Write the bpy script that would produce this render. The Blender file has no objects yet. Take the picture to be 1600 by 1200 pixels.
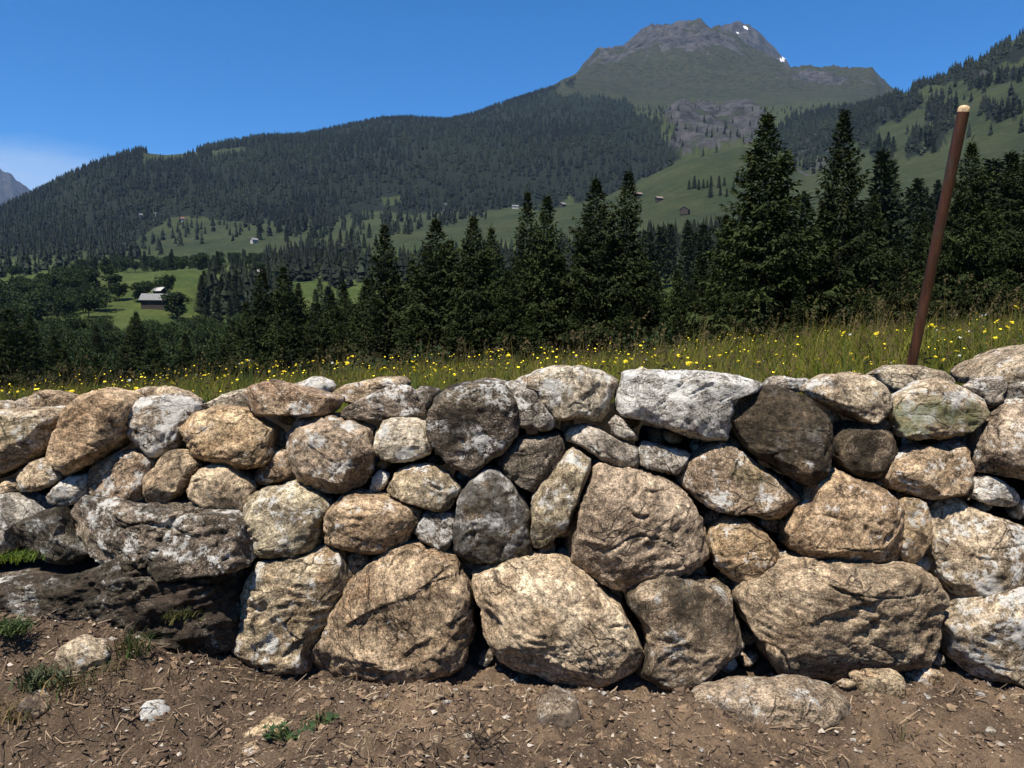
import bpy, math, random
import numpy as np
from mathutils import Vector

random.seed(7)
RNG = np.random.default_rng(11)
SC = bpy.context.scene
COL = SC.collection
F = 1200.0                      # focal length in photo pixels (1600 wide)
PITCH = math.atan(80 / F)       # horizon sits at photo row 520
CP, SP = math.cos(PITCH), math.sin(PITCH)

# ------------------------------------------------------------------ camera
cam_d = bpy.data.cameras.new('camera')
cam_d.sensor_width = 36.0
cam_d.lens = 27.0
cam_d.clip_start = 0.05
cam_d.clip_end = 40000
cam = bpy.data.objects.new('camera', cam_d)
COL.objects.link(cam)
cam.location = (0, 0, 0)
cam.rotation_euler = (math.pi / 2 - PITCH, 0, 0)
SC.camera = cam

# ------------------------------------------------------------------ sky, sun, exposure
SUN_EL, SUN_AZ = math.radians(63), math.radians(180 + 30)   # azimuth clockwise from +Y
world = bpy.data.worlds.new('World')
SC.world = world
world.use_nodes = True
wn, wl = world.node_tree.nodes, world.node_tree.links
wn.clear()
w_out = wn.new('ShaderNodeOutputWorld')
w_bg = wn.new('ShaderNodeBackground')
w_bg.inputs['Strength'].default_value = 0.088
w_sky = wn.new('ShaderNodeTexSky')
w_sky.sky_type = 'NISHITA'
w_sky.sun_disc = False
w_sky.sun_elevation = SUN_EL
w_sky.sun_rotation = SUN_AZ
w_sky.altitude = 1300
w_sky.air_density = 1.0
w_sky.dust_density = 0.0
w_sky.ozone_density = 10.0
# a low bank of thin cloud along the horizon, all the way round
w_tc = wn.new('ShaderNodeTexCoord')
w_mp = wn.new('ShaderNodeMapping')
w_mp.inputs['Scale'].default_value = (2.2, 2.2, 9.0)
w_mp.inputs['Location'].default_value = (0.4, 0.0, 0.3)
w_nz = wn.new('ShaderNodeTexNoise')
w_nz.inputs['Scale'].default_value = 1.6
w_nz.inputs['Detail'].default_value = 6
w_sep = wn.new('ShaderNodeSeparateXYZ')
w_add = wn.new('ShaderNodeMath'); w_add.operation = 'MULTIPLY_ADD'
w_add.inputs[1].default_value = 0.10
w_rng = wn.new('ShaderNodeMapRange'); w_rng.interpolation_type = 'SMOOTHSTEP'
w_rng.inputs['From Min'].default_value = 0.262
w_rng.inputs['From Max'].default_value = 0.212
w_rng.inputs['To Max'].default_value = 0.6
w_mix = wn.new('ShaderNodeMix'); w_mix.data_type = 'RGBA'
w_mix.inputs[7].default_value = (3.6, 4.5, 5.8, 1)
wl.new(w_tc.outputs['Generated'], w_mp.inputs['Vector'])
wl.new(w_mp.outputs[0], w_nz.inputs['Vector'])
wl.new(w_tc.outputs['Generated'], w_sep.inputs[0])
wl.new(w_nz.outputs[0], w_add.inputs[0])
wl.new(w_sep.outputs[2], w_add.inputs[2])
wl.new(w_add.outputs[0], w_rng.inputs['Value'])
wl.new(w_rng.outputs[0], w_mix.inputs[0])
w_hsv = wn.new('ShaderNodeHueSaturation'); w_hsv.inputs['Saturation'].default_value = 1.20
wl.new(w_sky.outputs[0], w_hsv.inputs['Color'])
wl.new(w_hsv.outputs[0], w_mix.inputs[6])
wl.new(w_mix.outputs[2], w_bg.inputs['Color'])
wl.new(w_bg.outputs[0], w_out.inputs['Surface'])

sun_d = bpy.data.lights.new('sun', 'SUN')
sun_d.energy = 5.0
sun_d.angle = math.radians(0.53)
sun_d.color = (1.0, 0.935, 0.84)
sun = bpy.data.objects.new('sun', sun_d)
COL.objects.link(sun)
to_sun = Vector((math.sin(SUN_AZ) * math.cos(SUN_EL), math.cos(SUN_AZ) * math.cos(SUN_EL), math.sin(SUN_EL)))
sun.rotation_euler = to_sun.to_track_quat('Z', 'Y').to_euler()

vs = SC.view_settings
vs.view_transform = 'Standard'
vs.look = 'None'
vs.exposure = 0.85
vs.gamma = 1.0
vs.use_curve_mapping = False
SC.render.engine = 'CYCLES'
SC.cycles.max_bounces = 4
SC.cycles.diffuse_bounces = 2
SC.cycles.transparent_max_bounces = 4
SC.cycles.volume_bounces = 0
SC.cycles.use_denoising = True

# ------------------------------------------------------------------ helpers
def ray(px, py):
    a, b = (px - 800) / F, -(py - 600) / F
    return np.array([a, CP + b * SP, -SP + b * CP])

def at(px, py, Y):
    d = ray(px, py)
    return d * (Y / d[1])

def proj(p):
    """world points (n,3) -> photo pixels"""
    p = np.asarray(p, float)
    zc = p[..., 1] * CP - p[..., 2] * SP
    yc = p[..., 1] * SP + p[..., 2] * CP
    zc = np.where(np.abs(zc) < 1e-6, 1e-6, zc)
    return 800 + F * p[..., 0] / zc, 600 - F * yc / zc, zc

_perm = np.random.default_rng(5).permutation(256)
_perm = np.concatenate([_perm, _perm, _perm])
_grad = np.random.default_rng(6).normal(size=(256, 3))
_grad /= np.linalg.norm(_grad, axis=1)[:, None]

def pnoise(p):
    p = np.asarray(p, float)
    i = np.floor(p).astype(np.int64)
    f = p - i
    i &= 255
    u = f * f * f * (f * (f * 6 - 15) + 10)
    out = 0
    for dx in (0, 1):
        wx = u[:, 0] if dx else 1 - u[:, 0]
        for dy in (0, 1):
            wy = u[:, 1] if dy else 1 - u[:, 1]
            for dz in (0, 1):
                wz = u[:, 2] if dz else 1 - u[:, 2]
                h = _perm[_perm[_perm[(i[:, 0] + dx) & 255] + ((i[:, 1] + dy) & 255)] + ((i[:, 2] + dz) & 255)]
                g = _grad[h]
                out = out + wx * wy * wz * (g[:, 0] * (f[:, 0] - dx) + g[:, 1] * (f[:, 1] - dy) + g[:, 2] * (f[:, 2] - dz))
    return out * 1.6

def fbm(p, octv=4, gain=0.5, lac=2.03):
    out, a, q = 0, 1.0, np.asarray(p, float)
    for _ in range(octv):
        out = out + a * pnoise(q)
        a *= gain
        q = q * lac + 17.3
    return out

def ridged(p, octv=4, gain=0.5, lac=2.1):
    out, a, q = 0, 1.0, np.asarray(p, float)
    for _ in range(octv):
        out = out + a * (1 - 2 * np.abs(pnoise(q)))
        a *= gain
        q = q * lac + 9.1
    return out

def mesh_np(name, verts, faces, smooth=True, cols=None, attrs=None):
    """verts (n,3); faces: an (m,k) array, or a list of such arrays"""
    me = bpy.data.meshes.new(name)
    verts = np.asarray(verts, np.float32)
    fl = faces if isinstance(faces, list) else [faces]
    fl = [np.asarray(x, np.int32) for x in fl if len(x)]
    nl = sum(x.size for x in fl)
    npoly = sum(len(x) for x in fl)
    me.vertices.add(len(verts))
    me.vertices.foreach_set('co', verts.ravel())
    me.loops.add(nl)
    me.loops.foreach_set('vertex_index', np.concatenate([x.ravel() for x in fl]))
    me.polygons.add(npoly)
    tot = np.concatenate([np.full(len(x), x.shape[1], np.int32) for x in fl])
    me.polygons.foreach_set('loop_start', np.concatenate([[0], np.cumsum(tot)[:-1]]).astype(np.int32))
    me.polygons.foreach_set('loop_total', tot)
    me.polygons.foreach_set('use_smooth', np.full(npoly, smooth, bool))
    if cols is not None:
        a = me.color_attributes.new('cover', 'FLOAT_COLOR', 'POINT')
        c = np.ones((len(verts), 4), np.float32)
        c[:, :3] = cols
        a.data.foreach_set('color', c.ravel())
    me.update()
    me.validate()
    return me

def obj(name, me, mat=None, parent=None, loc=None):
    o = bpy.data.objects.new(name, me)
    COL.objects.link(o)
    if mat is not None and me is not None and not me.materials:
        me.materials.append(mat)
    if parent is not None:
        o.parent = parent
    if loc is not None:
        o.location = loc
    return o

def tag(o, label=None, cat=None, group=None, kind=None):
    if label: o['label'] = label
    if cat: o['category'] = cat
    if group: o['group'] = group
    if kind: o['kind'] = kind
    return o

def empty(name, loc):
    o = bpy.data.objects.new(name, None)
    o.empty_display_size = 0.1
    COL.objects.link(o)
    o.location = loc
    return o

class NT:
    def __init__(self, tree):
        self.n, self.l = tree.nodes, tree.links
    def new(self, t, **kw):
        nd = self.n.new(t)
        for k, v in kw.items():
            setattr(nd, k, v)
        return nd
    def put(self, sock, v):
        if hasattr(v, 'is_output'):
            self.l.new(v, sock)
        elif v is not None:
            sock.default_value = v
    def noise(self, vec, scale, detail=6, rough=0.55, typ='FBM', dist=0.0):
        nd = self.new('ShaderNodeTexNoise')
        try: nd.noise_type = typ
        except Exception: pass
        self.put(nd.inputs['Vector'], vec)
        self.put(nd.inputs['Scale'], scale)
        nd.inputs['Detail'].default_value = detail
        nd.inputs['Roughness'].default_value = rough
        nd.inputs['Distortion'].default_value = dist
        return nd.outputs[0]
    def rng(self, v, a, b, c=0.0, d=1.0, smooth=True):
        nd = self.new('ShaderNodeMapRange')
        if smooth: nd.interpolation_type = 'SMOOTHSTEP'
        for i, x in enumerate((v, a, b, c, d)):
            self.put(nd.inputs[i], x)
        return nd.outputs[0]
    def math(self, op, a, b=None, c=None):
        nd = self.new('ShaderNodeMath', operation=op)
        for i, x in enumerate((a, b, c)):
            if x is not None: self.put(nd.inputs[i], x)
        return nd.outputs[0]
    def mix(self, f, a, b, blend='MIX'):
        nd = self.new('ShaderNodeMix', data_type='RGBA', blend_type=blend)
        self.put(nd.inputs[0], f); self.put(nd.inputs[6], a); self.put(nd.inputs[7], b)
        return nd.outputs[2]
    def vmath(self, op, a, b=None):
        nd = self.new('ShaderNodeVectorMath', operation=op)
        self.put(nd.inputs[0], a)
        if b is not None: self.put(nd.inputs[1], b)
        return nd.outputs[0]
    def bump(self, h, strength, dist, normal=None):
        nd = self.new('ShaderNodeBump')
        self.put(nd.inputs['Height'], h)
        nd.inputs['Strength'].default_value = strength
        nd.inputs['Distance'].default_value = dist
        if normal is not None: self.put(nd.inputs['Normal'], normal)
        return nd.outputs[0]

def c4(c): return (c[0], c[1], c[2], 1.0)

def new_mat(name):
    m = bpy.data.materials.new(name)
    m.use_nodes = True
    m.node_tree.nodes.clear()
    t = NT(m.node_tree)
    out = t.new('ShaderNodeOutputMaterial')
    bs = t.new('ShaderNodeBsdfPrincipled')
    bs.inputs['Roughness'].default_value = 0.9
    bs.inputs['Specular IOR Level'].default_value = 0.2
    t.l.new(bs.outputs[0], out.inputs['Surface'])
    return m, t, bs, out

def simple_mat(name, col, var=0.25, scale=8.0, rough=0.8, spec=0.2, bump=0.0, bscale=40.0, rand=0.0):
    m, t, bs, _ = new_mat(name)
    tc = t.new('ShaderNodeTexCoord')
    nz = t.noise(tc.outputs['Object'], scale, 5)
    lo = [c * (1 - var) for c in col]; hi = [c * (1 + var) for c in col]
    cc = t.mix(t.rng(nz, 0.3, 0.7), c4(lo), c4(hi))
    if rand:
        oi = t.new('ShaderNodeObjectInfo')
        k = t.rng(oi.outputs['Random'], 0, 1, 1 - rand, 1 + rand, False)
        cb = t.new('ShaderNodeCombineXYZ')
        for i in range(3): t.l.new(k, cb.inputs[i])
        cc = t.mix(1.0, cc, cb.outputs[0], 'MULTIPLY')
    t.l.new(cc, bs.inputs['Base Color'])
    bs.inputs['Roughness'].default_value = rough
    bs.inputs['Specular IOR Level'].default_value = spec
    if bump:
        t.l.new(t.bump(t.noise(tc.outputs['Object'], bscale, 6), bump, 0.01), bs.inputs['Normal'])
    return m

def foliage_mat(name, col, attr=False, translucent=0.18, rand=0.25, nscale=1.5):
    m, t, bs, out = new_mat(name)
    tc = t.new('ShaderNodeTexCoord')
    nz = t.noise(tc.outputs['Object'], nscale, 4)
    cc = t.mix(t.rng(nz, 0.35, 0.65), c4([c * 0.7 for c in col]), c4([col[0] * 1.45, col[1] * 1.3, col[2] * 1.1]))
    if attr:
        va = t.new('ShaderNodeVertexColor', layer_name='cover')
        cc = t.mix(1.0, cc, va.outputs[0], 'MULTIPLY')
    oi = t.new('ShaderNodeObjectInfo')
    k = t.rng(oi.outputs['Random'], 0, 1, 1 - rand, 1 + rand, False)
    cb = t.new('ShaderNodeCombineXYZ')
    for i in range(3): t.l.new(k, cb.inputs[i])
    cc = t.mix(1.0, cc, cb.outputs[0], 'MULTIPLY')
    t.l.new(cc, bs.inputs['Base Color'])
    bs.inputs['Roughness'].default_value = 0.75
    bs.inputs['Specular IOR Level'].default_value = 0.15
    if translucent:
        tr = t.new('ShaderNodeBsdfTranslucent')
        t.l.new(cc, tr.inputs['Color'])
        mx = t.new('ShaderNodeMixShader')
        mx.inputs[0].default_value = translucent
        t.l.new(bs.outputs[0], mx.inputs[1]); t.l.new(tr.outputs[0], mx.inputs[2])
        t.l.new(mx.outputs[0], out.inputs['Surface'])
    return m

# ------------------------------------------------------------------ the near ground: bare soil in front, meadow behind the wall
def sstep(a, b, x):
    t = np.clip((x - a) / (b - a), 0, 1)
    return t * t * (3 - 2 * t)

def z_meadow(x, y):
    return -0.44 + 0.06 * np.clip(x, -9, 9) - 0.012 * (y - 3)

def z_dirt(x, y):
    z = -1.125 - 0.17 * (2.5 - y)
    z = z + 0.24 * sstep(-0.75, -1.45, x) * sstep(1.9, 2.45, y)      # bank under the outcrop
    z = z + 0.05 * np.exp(-((x + 0.35) / 0.5) ** 2) * sstep(2.3, 1.9, y)
    z = z - 0.10 * sstep(2.37, 2.50, y)
    z = z - 0.03 * np.exp(-((x - 0.5) / 0.25) ** 2) * sstep(2.2, 2.5, y)
    return z

def z_near(x, y, detail=True):
    x = np.asarray(x, float); y = np.asarray(y, float)
    k = sstep(3.08, 3.26, y)
    z = z_dirt(x, np.minimum(y, 3.0)) * (1 - k) + z_meadow(x, y) * k
    if detail:
        p = np.stack([x, y, np.zeros_like(x)], -1).reshape(-1, 3)
        n = 0.030 * fbm(p * 3.0, 3) + 0.016 * np.abs(fbm(p * 7 + 1, 2)) + 0.020 * fbm(p * 14 + 5, 3) + 0.007 * ridged(p * 30 + 2, 2) + 0.004 * pnoise(p * 70)
        z = z + n.reshape(x.shape) * (1 - 0.5 * k)
    return z

def axis(parts):
    out = []
    for a, b, s in parts:
        out.append(np.arange(a, b, s))
    out.append([parts[-1][1]])
    return np.concatenate(out)

gx = axis([(-22, -6, 1.0), (-6, -2.6, 0.12), (-2.6, 2.6, 0.0105), (2.6, 6, 0.12), (6, 22, 1.0)])
gy = axis([(-12, 0, 1.0), (0, 1.5, 0.1), (1.5, 2.75, 0.0105), (2.75, 3.2, 0.05), (3.2, 12.6, 0.3)])
GX, GY = np.meshgrid(gx, gy)
GZ = z_near(GX, GY)
edge = np.maximum(sstep(11.6, 12.6, GY), np.maximum(sstep(20, 22, np.abs(GX)), sstep(-10, -12, GY)))
GZ = GZ - 0.4 * edge

def grid_faces(nr, nc):
    i = np.arange(nr * nc).reshape(nr, nc)
    return np.stack([i[:-1, :-1].ravel(), i[:-1, 1:].ravel(), i[1:, 1:].ravel(), i[1:, :-1].ravel()], 1)

m_soil, t, bs, _ = new_mat('soil')
tc = t.new('ShaderNodeTexCoord'); V = tc.outputs['Object']
sepn = t.new('ShaderNodeSeparateXYZ'); t.l.new(V, sepn.inputs[0])
n_big = t.noise(V, 1.7, 6, 0.6)
n_mid = t.noise(V, 11, 7, 0.65)
n_fine = t.noise(V, 60, 6, 0.75)
n_grain = t.noise(V, 190, 4, 0.7)
colr = t.mix(t.rng(n_big, 0.38, 0.62), c4((0.080, 0.054, 0.035)), c4((0.235, 0.160, 0.100)))
colr = t.mix(t.rng(n_mid, 0.45, 0.75), colr, c4((0.280, 0.190, 0.115)))
colr = t.mix(t.rng(n_mid, 0.48, 0.28, 0.0, 0.65), colr, c4((0.040, 0.028, 0.021)))
colr = t.mix(t.rng(n_fine, 0.60, 0.72, 0.0, 0.7), colr, c4((0.40, 0.31, 0.22)))
colr = t.mix(t.rng(n_fine, 0.42, 0.30, 0.0, 0.6), colr, c4((0.025, 0.019, 0.015)))
# the left of the plot is darker humus, the right sandier
colr = t.mix(t.rng(t.math('ADD', sepn.outputs[0], t.math('MULTIPLY', n_big, 0.8)), 0.35, -0.6, 0.0, 0.55), colr, c4((0.052, 0.036, 0.025)))
colr = t.mix(t.rng(sepn.outputs[1], 3.16, 3.26), colr, t.mix(n_mid, c4((0.035, 0.045, 0.012)), c4((0.07, 0.075, 0.02))))
colr = t.mix(t.rng(n_grain, 0.56, 0.68, 0.0, 0.65), colr, c4((0.36, 0.27, 0.18)))
colr = t.mix(t.rng(n_grain, 0.44, 0.32, 0.0, 0.75), colr, c4((0.022, 0.016, 0.012)))
t.l.new(colr, bs.inputs['Base Color'])
nb = t.bump(n_mid, 0.8, 0.05)
nb = t.bump(n_fine, 1.0, 0.022, nb)
t.l.new(nb, bs.inputs['Normal'])
bs.inputs['Roughness'].default_value = 0.95
ground = obj('ground', mesh_np('ground', np.stack([GX, GY, GZ], -1).reshape(-1, 3), grid_faces(*GX.shape)), m_soil)
tag(ground, kind='structure')

# ------------------------------------------------------------------ terrain: valley, pastures, ridges and peaks (polar grid about the viewpoint)
LAYERS = [  # each: (px, py, distance)
 [(-800,650,150),(0,650,150),(300,640,150),(600,600,150),(900,560,150),(1150,500,150),(1400,450,150),(1600,430,150),(2400,400,150)],
 [(-800,575,280),(0,560,280),(300,548,280),(450,540,280),(600,520,280),(800,490,280),(1000,440,280),(1200,420,280),(1400,390,280),(1600,360,280),(2400,320,280)],
 [(-800,540,380),(0,525,380),(130,500,380),(250,506,380),(330,522,380),(420,515,380),(600,500,380),(800,470,380),(1000,422,380),(1200,405,380),(1400,370,380),(1600,340,380),(2400,290,380)],
 [(-800,480,520),(0,470,520),(100,455,520),(180,435,520),(250,423,520),(300,421,520),(350,430,520),(420,440,520),(600,440,520),(800,430,520),(1000,400,520),(1200,385,520),(1400,350,520),(1600,320,520),(2400,260,520)],
 [(-800,462,650),(0,452,650),(180,434,650),(300,430,650),(420,433,650),(600,430,650),(800,420,650),(1000,392,650),(1200,375,650),(1400,335,650),(1600,300,650),(2400,230,650)],
 [(-800,430,950),(0,418,950),(100,414,950),(200,413,950),(300,412,950),(400,402,950),(500,398,950),(600,385,950),(700,375,950),(800,370,950),(900,362,950),(1000,348,950),(1070,338,950),(1200,330,950),(1400,300,950),(1600,255,950),(2400,150,950)],
 [(-800,415,1300),(0,403,1300),(200,388,1300),(400,368,1300),(500,360,1300),(600,350,1300),(700,344,1300),(800,337,1300),(860,328,1300),(950,309,1300),(1000,288,1300),(1060,256,1300),(1110,241,1300),(1160,229,1300),(1200,240,1300),(1260,272,1300),(1300,266,1300),(1350,250,1300),(1400,232,1300),(1500,190,1300),(1600,150,1300),(2400,0,1300)],
 [(-800,400,1550),(0,392,1550),(200,362,1550),(400,345,1550),(600,334,1550),(800,330,1550),(900,336,1550),(1000,316,1550),(1060,290,1550),(1160,264,1550),(1200,262,1550),(1300,245,1550),(1400,205,1550),(1500,155,1550),(1600,105,1550),(2400,-120,1550)],
 [(-800,385,1900),(0,360,1900),(100,330,1900),(225,295,1900),(400,285,1900),(600,265,1900),(800,250,1900),(900,240,1900),(950,240,1900),(1000,255,1900),(1060,254,1900),(1160,236,1900),(1200,230,1900),(1300,195,1900),(1390,158,1900),(1450,131,1900),(1500,112,1900),(1550,88,1900),(1600,54,1900),(1700,-10,1900),(2400,-250,1900)],
 [(-800,400,2400),(-100,370,2400),(0,330,2400),(50,308,2400),(100,281,2400),(150,257,2400),(200,242,2400),(225,238,2400),(260,245,2400),(300,242,2400),(420,226,2400),(600,205,2400),(800,192,2400),(900,185,2400),(950,188,2400),(1000,185,2400),(1060,178,2400),(1120,184,2400),(1190,182,2400),(1300,172,2400),(1390,168,2400),(1500,150,2400),(1600,110,2400),(2400,-150,2400)],
 [(-800,430,3000),(-100,410,3000),(0,350,3000),(100,305,3000),(225,264,3000),(300,250,3000),(360,230,3000),(420,219,3000),(470,217,3000),(530,202,3000),(600,187,3000),(640,185,3000),(700,189,3000),(740,179,3000),(800,157,3000),(850,142,3000),(900,126,3000),(950,134,3000),(1000,150,3000),(1100,152,3000),(1200,150,3000),(1300,150,3000),(1390,172,3000),(1600,140,3000),(2400,0,3000)],
 [(-800,440,3700),(0,400,3700),(300,290,3700),(600,215,3700),(800,180,3700),(900,124,3700),(930,108,3700),(975,103,3700),(1000,104,3700),(1100,96,3700),(1200,118,3700),(1300,135,3700),(1360,134,3700),(1385,153,3700),(1450,180,3700),(2400,100,3700)],
 [(-800,450,4500),(0,420,4500),(600,260,4500),(850,190,4500),(900,132,4500),(930,98,4500),(975,86,4500),(995,71,4500),(1010,58,4500),(1060,46,4500),(1095,43,4500),(1110,56,4500),(1125,53,4500),(1150,66,4500),(1180,88,4500),(1210,104,4500),(1235,114,4500),(1280,116,4500),(1320,123,4500),(1360,125,4500),(1385,147,4500),(1430,180,4500),(2400,180,4500)],
 [(-800,460,5000),(0,440,5000),(600,320,5000),(900,180,5000),(1010,110,5000),(1095,90,5000),(1150,95,5000),(1210,125,5000),(1300,150,5000),(1385,180,5000),(2400,220,5000)],
 [(-800,460,5700),(0,440,5700),(600,330,5700),(1000,140,5700),(1090,80,5700),(1115,58,5700),(1132,44,5700),(1148,35,5700),(1170,43,5700),(1190,64,5700),(1218,98,5700),(1245,125,5700),(1300,165,5700),(2400,260,5700)],
 [(-800,430,7500),(0,420,7500),(600,380,7500),(1400,300,7500),(2400,300,7500)],
 [(-800,300,11000),(-300,262,11000),(-120,228,11000),(-60,236,11000),(0,276,11000),(40,303,11000),(85,335,11000),(200,400,11000),(800,420,11000),(2400,420,11000)],
 [(-800,500,15000),(800,500,15000),(2400,500,15000)],
]
def px2az(px): return np.arctan2((np.asarray(px, float) - 800) / F, CP)

cols_px = np.concatenate([np.arange(-2600, -160, 60), np.arange(-160, 1760, 3.5), np.arange(1760, 4200, 60)])
az_front = px2az(cols_px)
az_back = np.linspace(az_front[-1], az_front[0] + 2 * math.pi, 26)[1:-1]
AZ = np.concatenate([az_front, az_back])
NFRONT = len(az_front)
RR = np.concatenate([np.geomspace(9, 150, 34)[:-1], np.geomspace(150, 1250, 90)[:-1], np.geomspace(1250, 6000, 235)[:-1], np.geomspace(6000, 15000, 28)])

def az_curve(layer):
    a, te, dd = [], [], []
    for px, py, d in layer:
        v = ray(px, py)
        a.append(math.atan2(v[0], v[1])); te.append(v[2] / math.hypot(v[0], v[1])); dd.append(d)
    a2 = a + [a[0] + 2 * math.pi]; te2 = te + [te[0]]; dd2 = dd + [dd[0]]
    q = np.where(AZ < a[0], AZ + 2 * math.pi, AZ)
    te_i = np.interp(q, a2, te2)
    # round the corners a little
    return np.interp(q, a2, dd2), te_i

kd, kz = [], []
for d in (9.0, 11.0):
    x, y = d * np.sin(AZ), d * np.cos(AZ)
    kd.append(np.full(len(AZ), d)); kz.append(z_near(x, y, False) - 0.12)
pxc = np.interp(AZ, az_front, cols_px)
for d, zs in ((16.0, [(-800, -2.6), (300, -2.3), (800, -1.7), (1300, -1.0), (2400, 0.5)]),
              (40.0, [(-800, -10), (300, -8.5), (800, -6.0), (1300, -3.6), (2400, 0)])):
    kd.append(np.full(len(AZ), d))
    kz.append(np.interp(pxc, [a for a, b in zs], [b for a, b in zs]))
for L in LAYERS:
    d, te = az_curve(L)
    kd.append(d); kz.append(d * te)
KD, KZ = np.array(kd).T, np.array(kz).T      # (ncol, nknots)

def pchip_cols(KD, KZ, r):
    x = np.log(KD); lr = np.log(r)
    out = np.zeros((len(r), len(KD)))
    h = np.diff(x, axis=1); s = np.diff(KZ, axis=1) / h
    m = np.zeros_like(KZ)
    same = s[:, :-1] * s[:, 1:] > 0
    with np.errstate(divide='ignore', invalid='ignore'):
        w1 = 2 * h[:, 1:] + h[:, :-1]; w2 = h[:, 1:] + 2 * h[:, :-1]
        hm = (w1 + w2) / (w1 / s[:, :-1] + w2 / s[:, 1:])
    m[:, 1:-1] = np.where(same, hm, 0)
    m[:, 0], m[:, -1] = s[:, 0], s[:, -1]
    for c in range(len(KD)):
        k = np.clip(np.searchsorted(x[c], lr) - 1, 0, x.shape[1] - 2)
        hh = h[c, k]; tt = np.clip((lr - x[c, k]) / hh, 0, 1)
        out[:, c] = ((1 + 2 * tt) * (1 - tt) ** 2 * KZ[c, k] + tt * (1 - tt) ** 2 * hh * m[c, k]
                     + tt * tt * (3 - 2 * tt) * KZ[c, k + 1] + tt * tt * (tt - 1) * hh * m[c, k + 1])
    return out

TZ = pchip_cols(KD, KZ, RR)                  # (nr, ncol)
RG, AG = np.meshgrid(RR, AZ, indexing='ij')
TX, TY = RG * np.sin(AG), RG * np.cos(AG)
PX = np.broadcast_to(pxc, TZ.shape)

def in_poly(x, y, poly):
    x = np.asarray(x, float); y = np.asarray(y, float)
    ins = np.zeros(x.shape, bool)
    n = len(poly)
    for i in range(n):
        x1, y1 = poly[i]; x2, y2 = poly[(i + 1) % n]
        if y1 == y2: continue
        c = ((y1 > y) != (y2 > y)) & (x < (x2 - x1) * (y - y1) / (y2 - y1) + x1)
        ins ^= c
    return ins

P3 = np.stack([TX, TY, TZ], -1).reshape(-1, 3)
ppx, ppy, _ = proj(P3)
ppx, ppy = ppx.reshape(TZ.shape), ppy.reshape(TZ.shape)
n_a = fbm(P3 * (1 / 420, 1 / 420, 1 / 420), 5).reshape(TZ.shape)
n_b = fbm(P3 * (1 / 60, 1 / 60, 1 / 60) + 3, 4).reshape(TZ.shape)
n_r = ridged(P3 * (1 / 340, 1 / 340, 1 / 900) + 7, 6, 0.62).reshape(TZ.shape)
# what covers the land
high = sstep(3100, 3800, RG) * (TY > 0)
rock = high * sstep(-0.15, 0.5, n_a + 0.5 * n_b + sstep(150, 60, ppy) * 0.8 - 0.46)
rock = np.maximum(rock, sstep(4900, 5300, RG) * 1.0)
cl1 = [(1035, 190), (1060, 172), (1100, 170), (1150, 165), (1185, 175), (1195, 205), (1165, 225), (1120, 236), (1070, 250), (1045, 235), (1060, 215)]
cliff = in_poly(ppx + 10 * n_b, ppy + 6 * n_a, cl1) & (RG > 1700) & (RG < 2700)
rock = np.maximum(rock, cliff * (0.80 + 0.45 * n_b + 0.2 * n_a))
scree = in_poly(ppx + 12 * n_b, ppy + 8 * n_a, [(1225, 205), (1300, 215), (1345, 235), (1300, 262), (1240, 282), (1215, 270)]) & (RG > 1200) & (RG < 2000)
rock = np.maximum(rock, scree * 0.6 * sstep(-0.2, 0.4, n_b))
rs = in_poly(ppx, ppy, [(1360, 150), (1640, 60), (1640, 260), (1400, 280)]) & (RG > 900) & (RG < 2000)
rock = np.maximum(rock, rs * sstep(0.42, 0.75, n_b + 0.2 * n_a) * 0.8)
snow = np.zeros_like(TZ)
for cx, cy, rx, ry, r0, r1 in ((1076, 65, 5, 1.8, 4100, 4700), (1086, 67, 2.2, 6, 4100, 4700), (1163, 43, 5, 1.3, 5300, 5900), (1152, 50, 3, 1.5, 5300, 5900),
                               (1222, 100, 7, 2.6, 5300, 6000), (1121, 46, 2.5, 2, 4300, 5900), (1240, 111, 3, 2, 4300, 6000)):
    snow = np.maximum(snow, ((((ppx - cx) / rx) ** 2 + ((ppy - cy) / ry) ** 2) < 1 + 0.5 * n_b) & (RG > r0) & (RG < r1))
farblue = sstep(8500, 9500, RG)
# relief
TZ = TZ + sstep(3000, 3800, RG) * (30 * (n_r - 0.75)) * (1 - farblue) + sstep(8000, 9500, RG) * 60 * (n_r - 0.6)
TZ = TZ + np.where(cliff, 22 * (n_r - 0.4), 0)
TZ = TZ + sstep(700, 1100, RG) * (1 - sstep(2000, 3000, RG)) * (5 * n_a + 2.0 * n_b) + sstep(200, 500, RG) * 1.2 * n_b
FOREST_FLOOR = np.zeros_like(TZ)

def tz_at(px, r):
    """terrain height at photo column px and distance r (arrays)"""
    a = px2az(px)
    ci = np.interp(a, az_front, np.arange(NFRONT)); ri = np.interp(np.log(r), np.log(RR), np.arange(len(RR)))
    c0 = np.clip(ci.astype(int), 0, NFRONT - 2); r0 = np.clip(ri.astype(int), 0, len(RR) - 2)
    fc, fr = ci - c0, ri - r0
    z = (TZ[r0, c0] * (1 - fr) * (1 - fc) + TZ[r0 + 1, c0] * fr * (1 - fc) + TZ[r0, c0 + 1] * (1 - fr) * fc + TZ[r0 + 1, c0 + 1] * fr * fc)
    return np.stack([r * np.sin(a), r * np.cos(a), z], -1)

def ground_at(px, py, r0, r1):
    """point of the terrain that shows at (px, py) between two distances"""
    rr = np.geomspace(r0, r1, 240)
    p = tz_at(np.full(240, float(px)), rr)
    _, y, _ = proj(p)
    return p[np.argmin(np.abs(y - py))]

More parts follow.
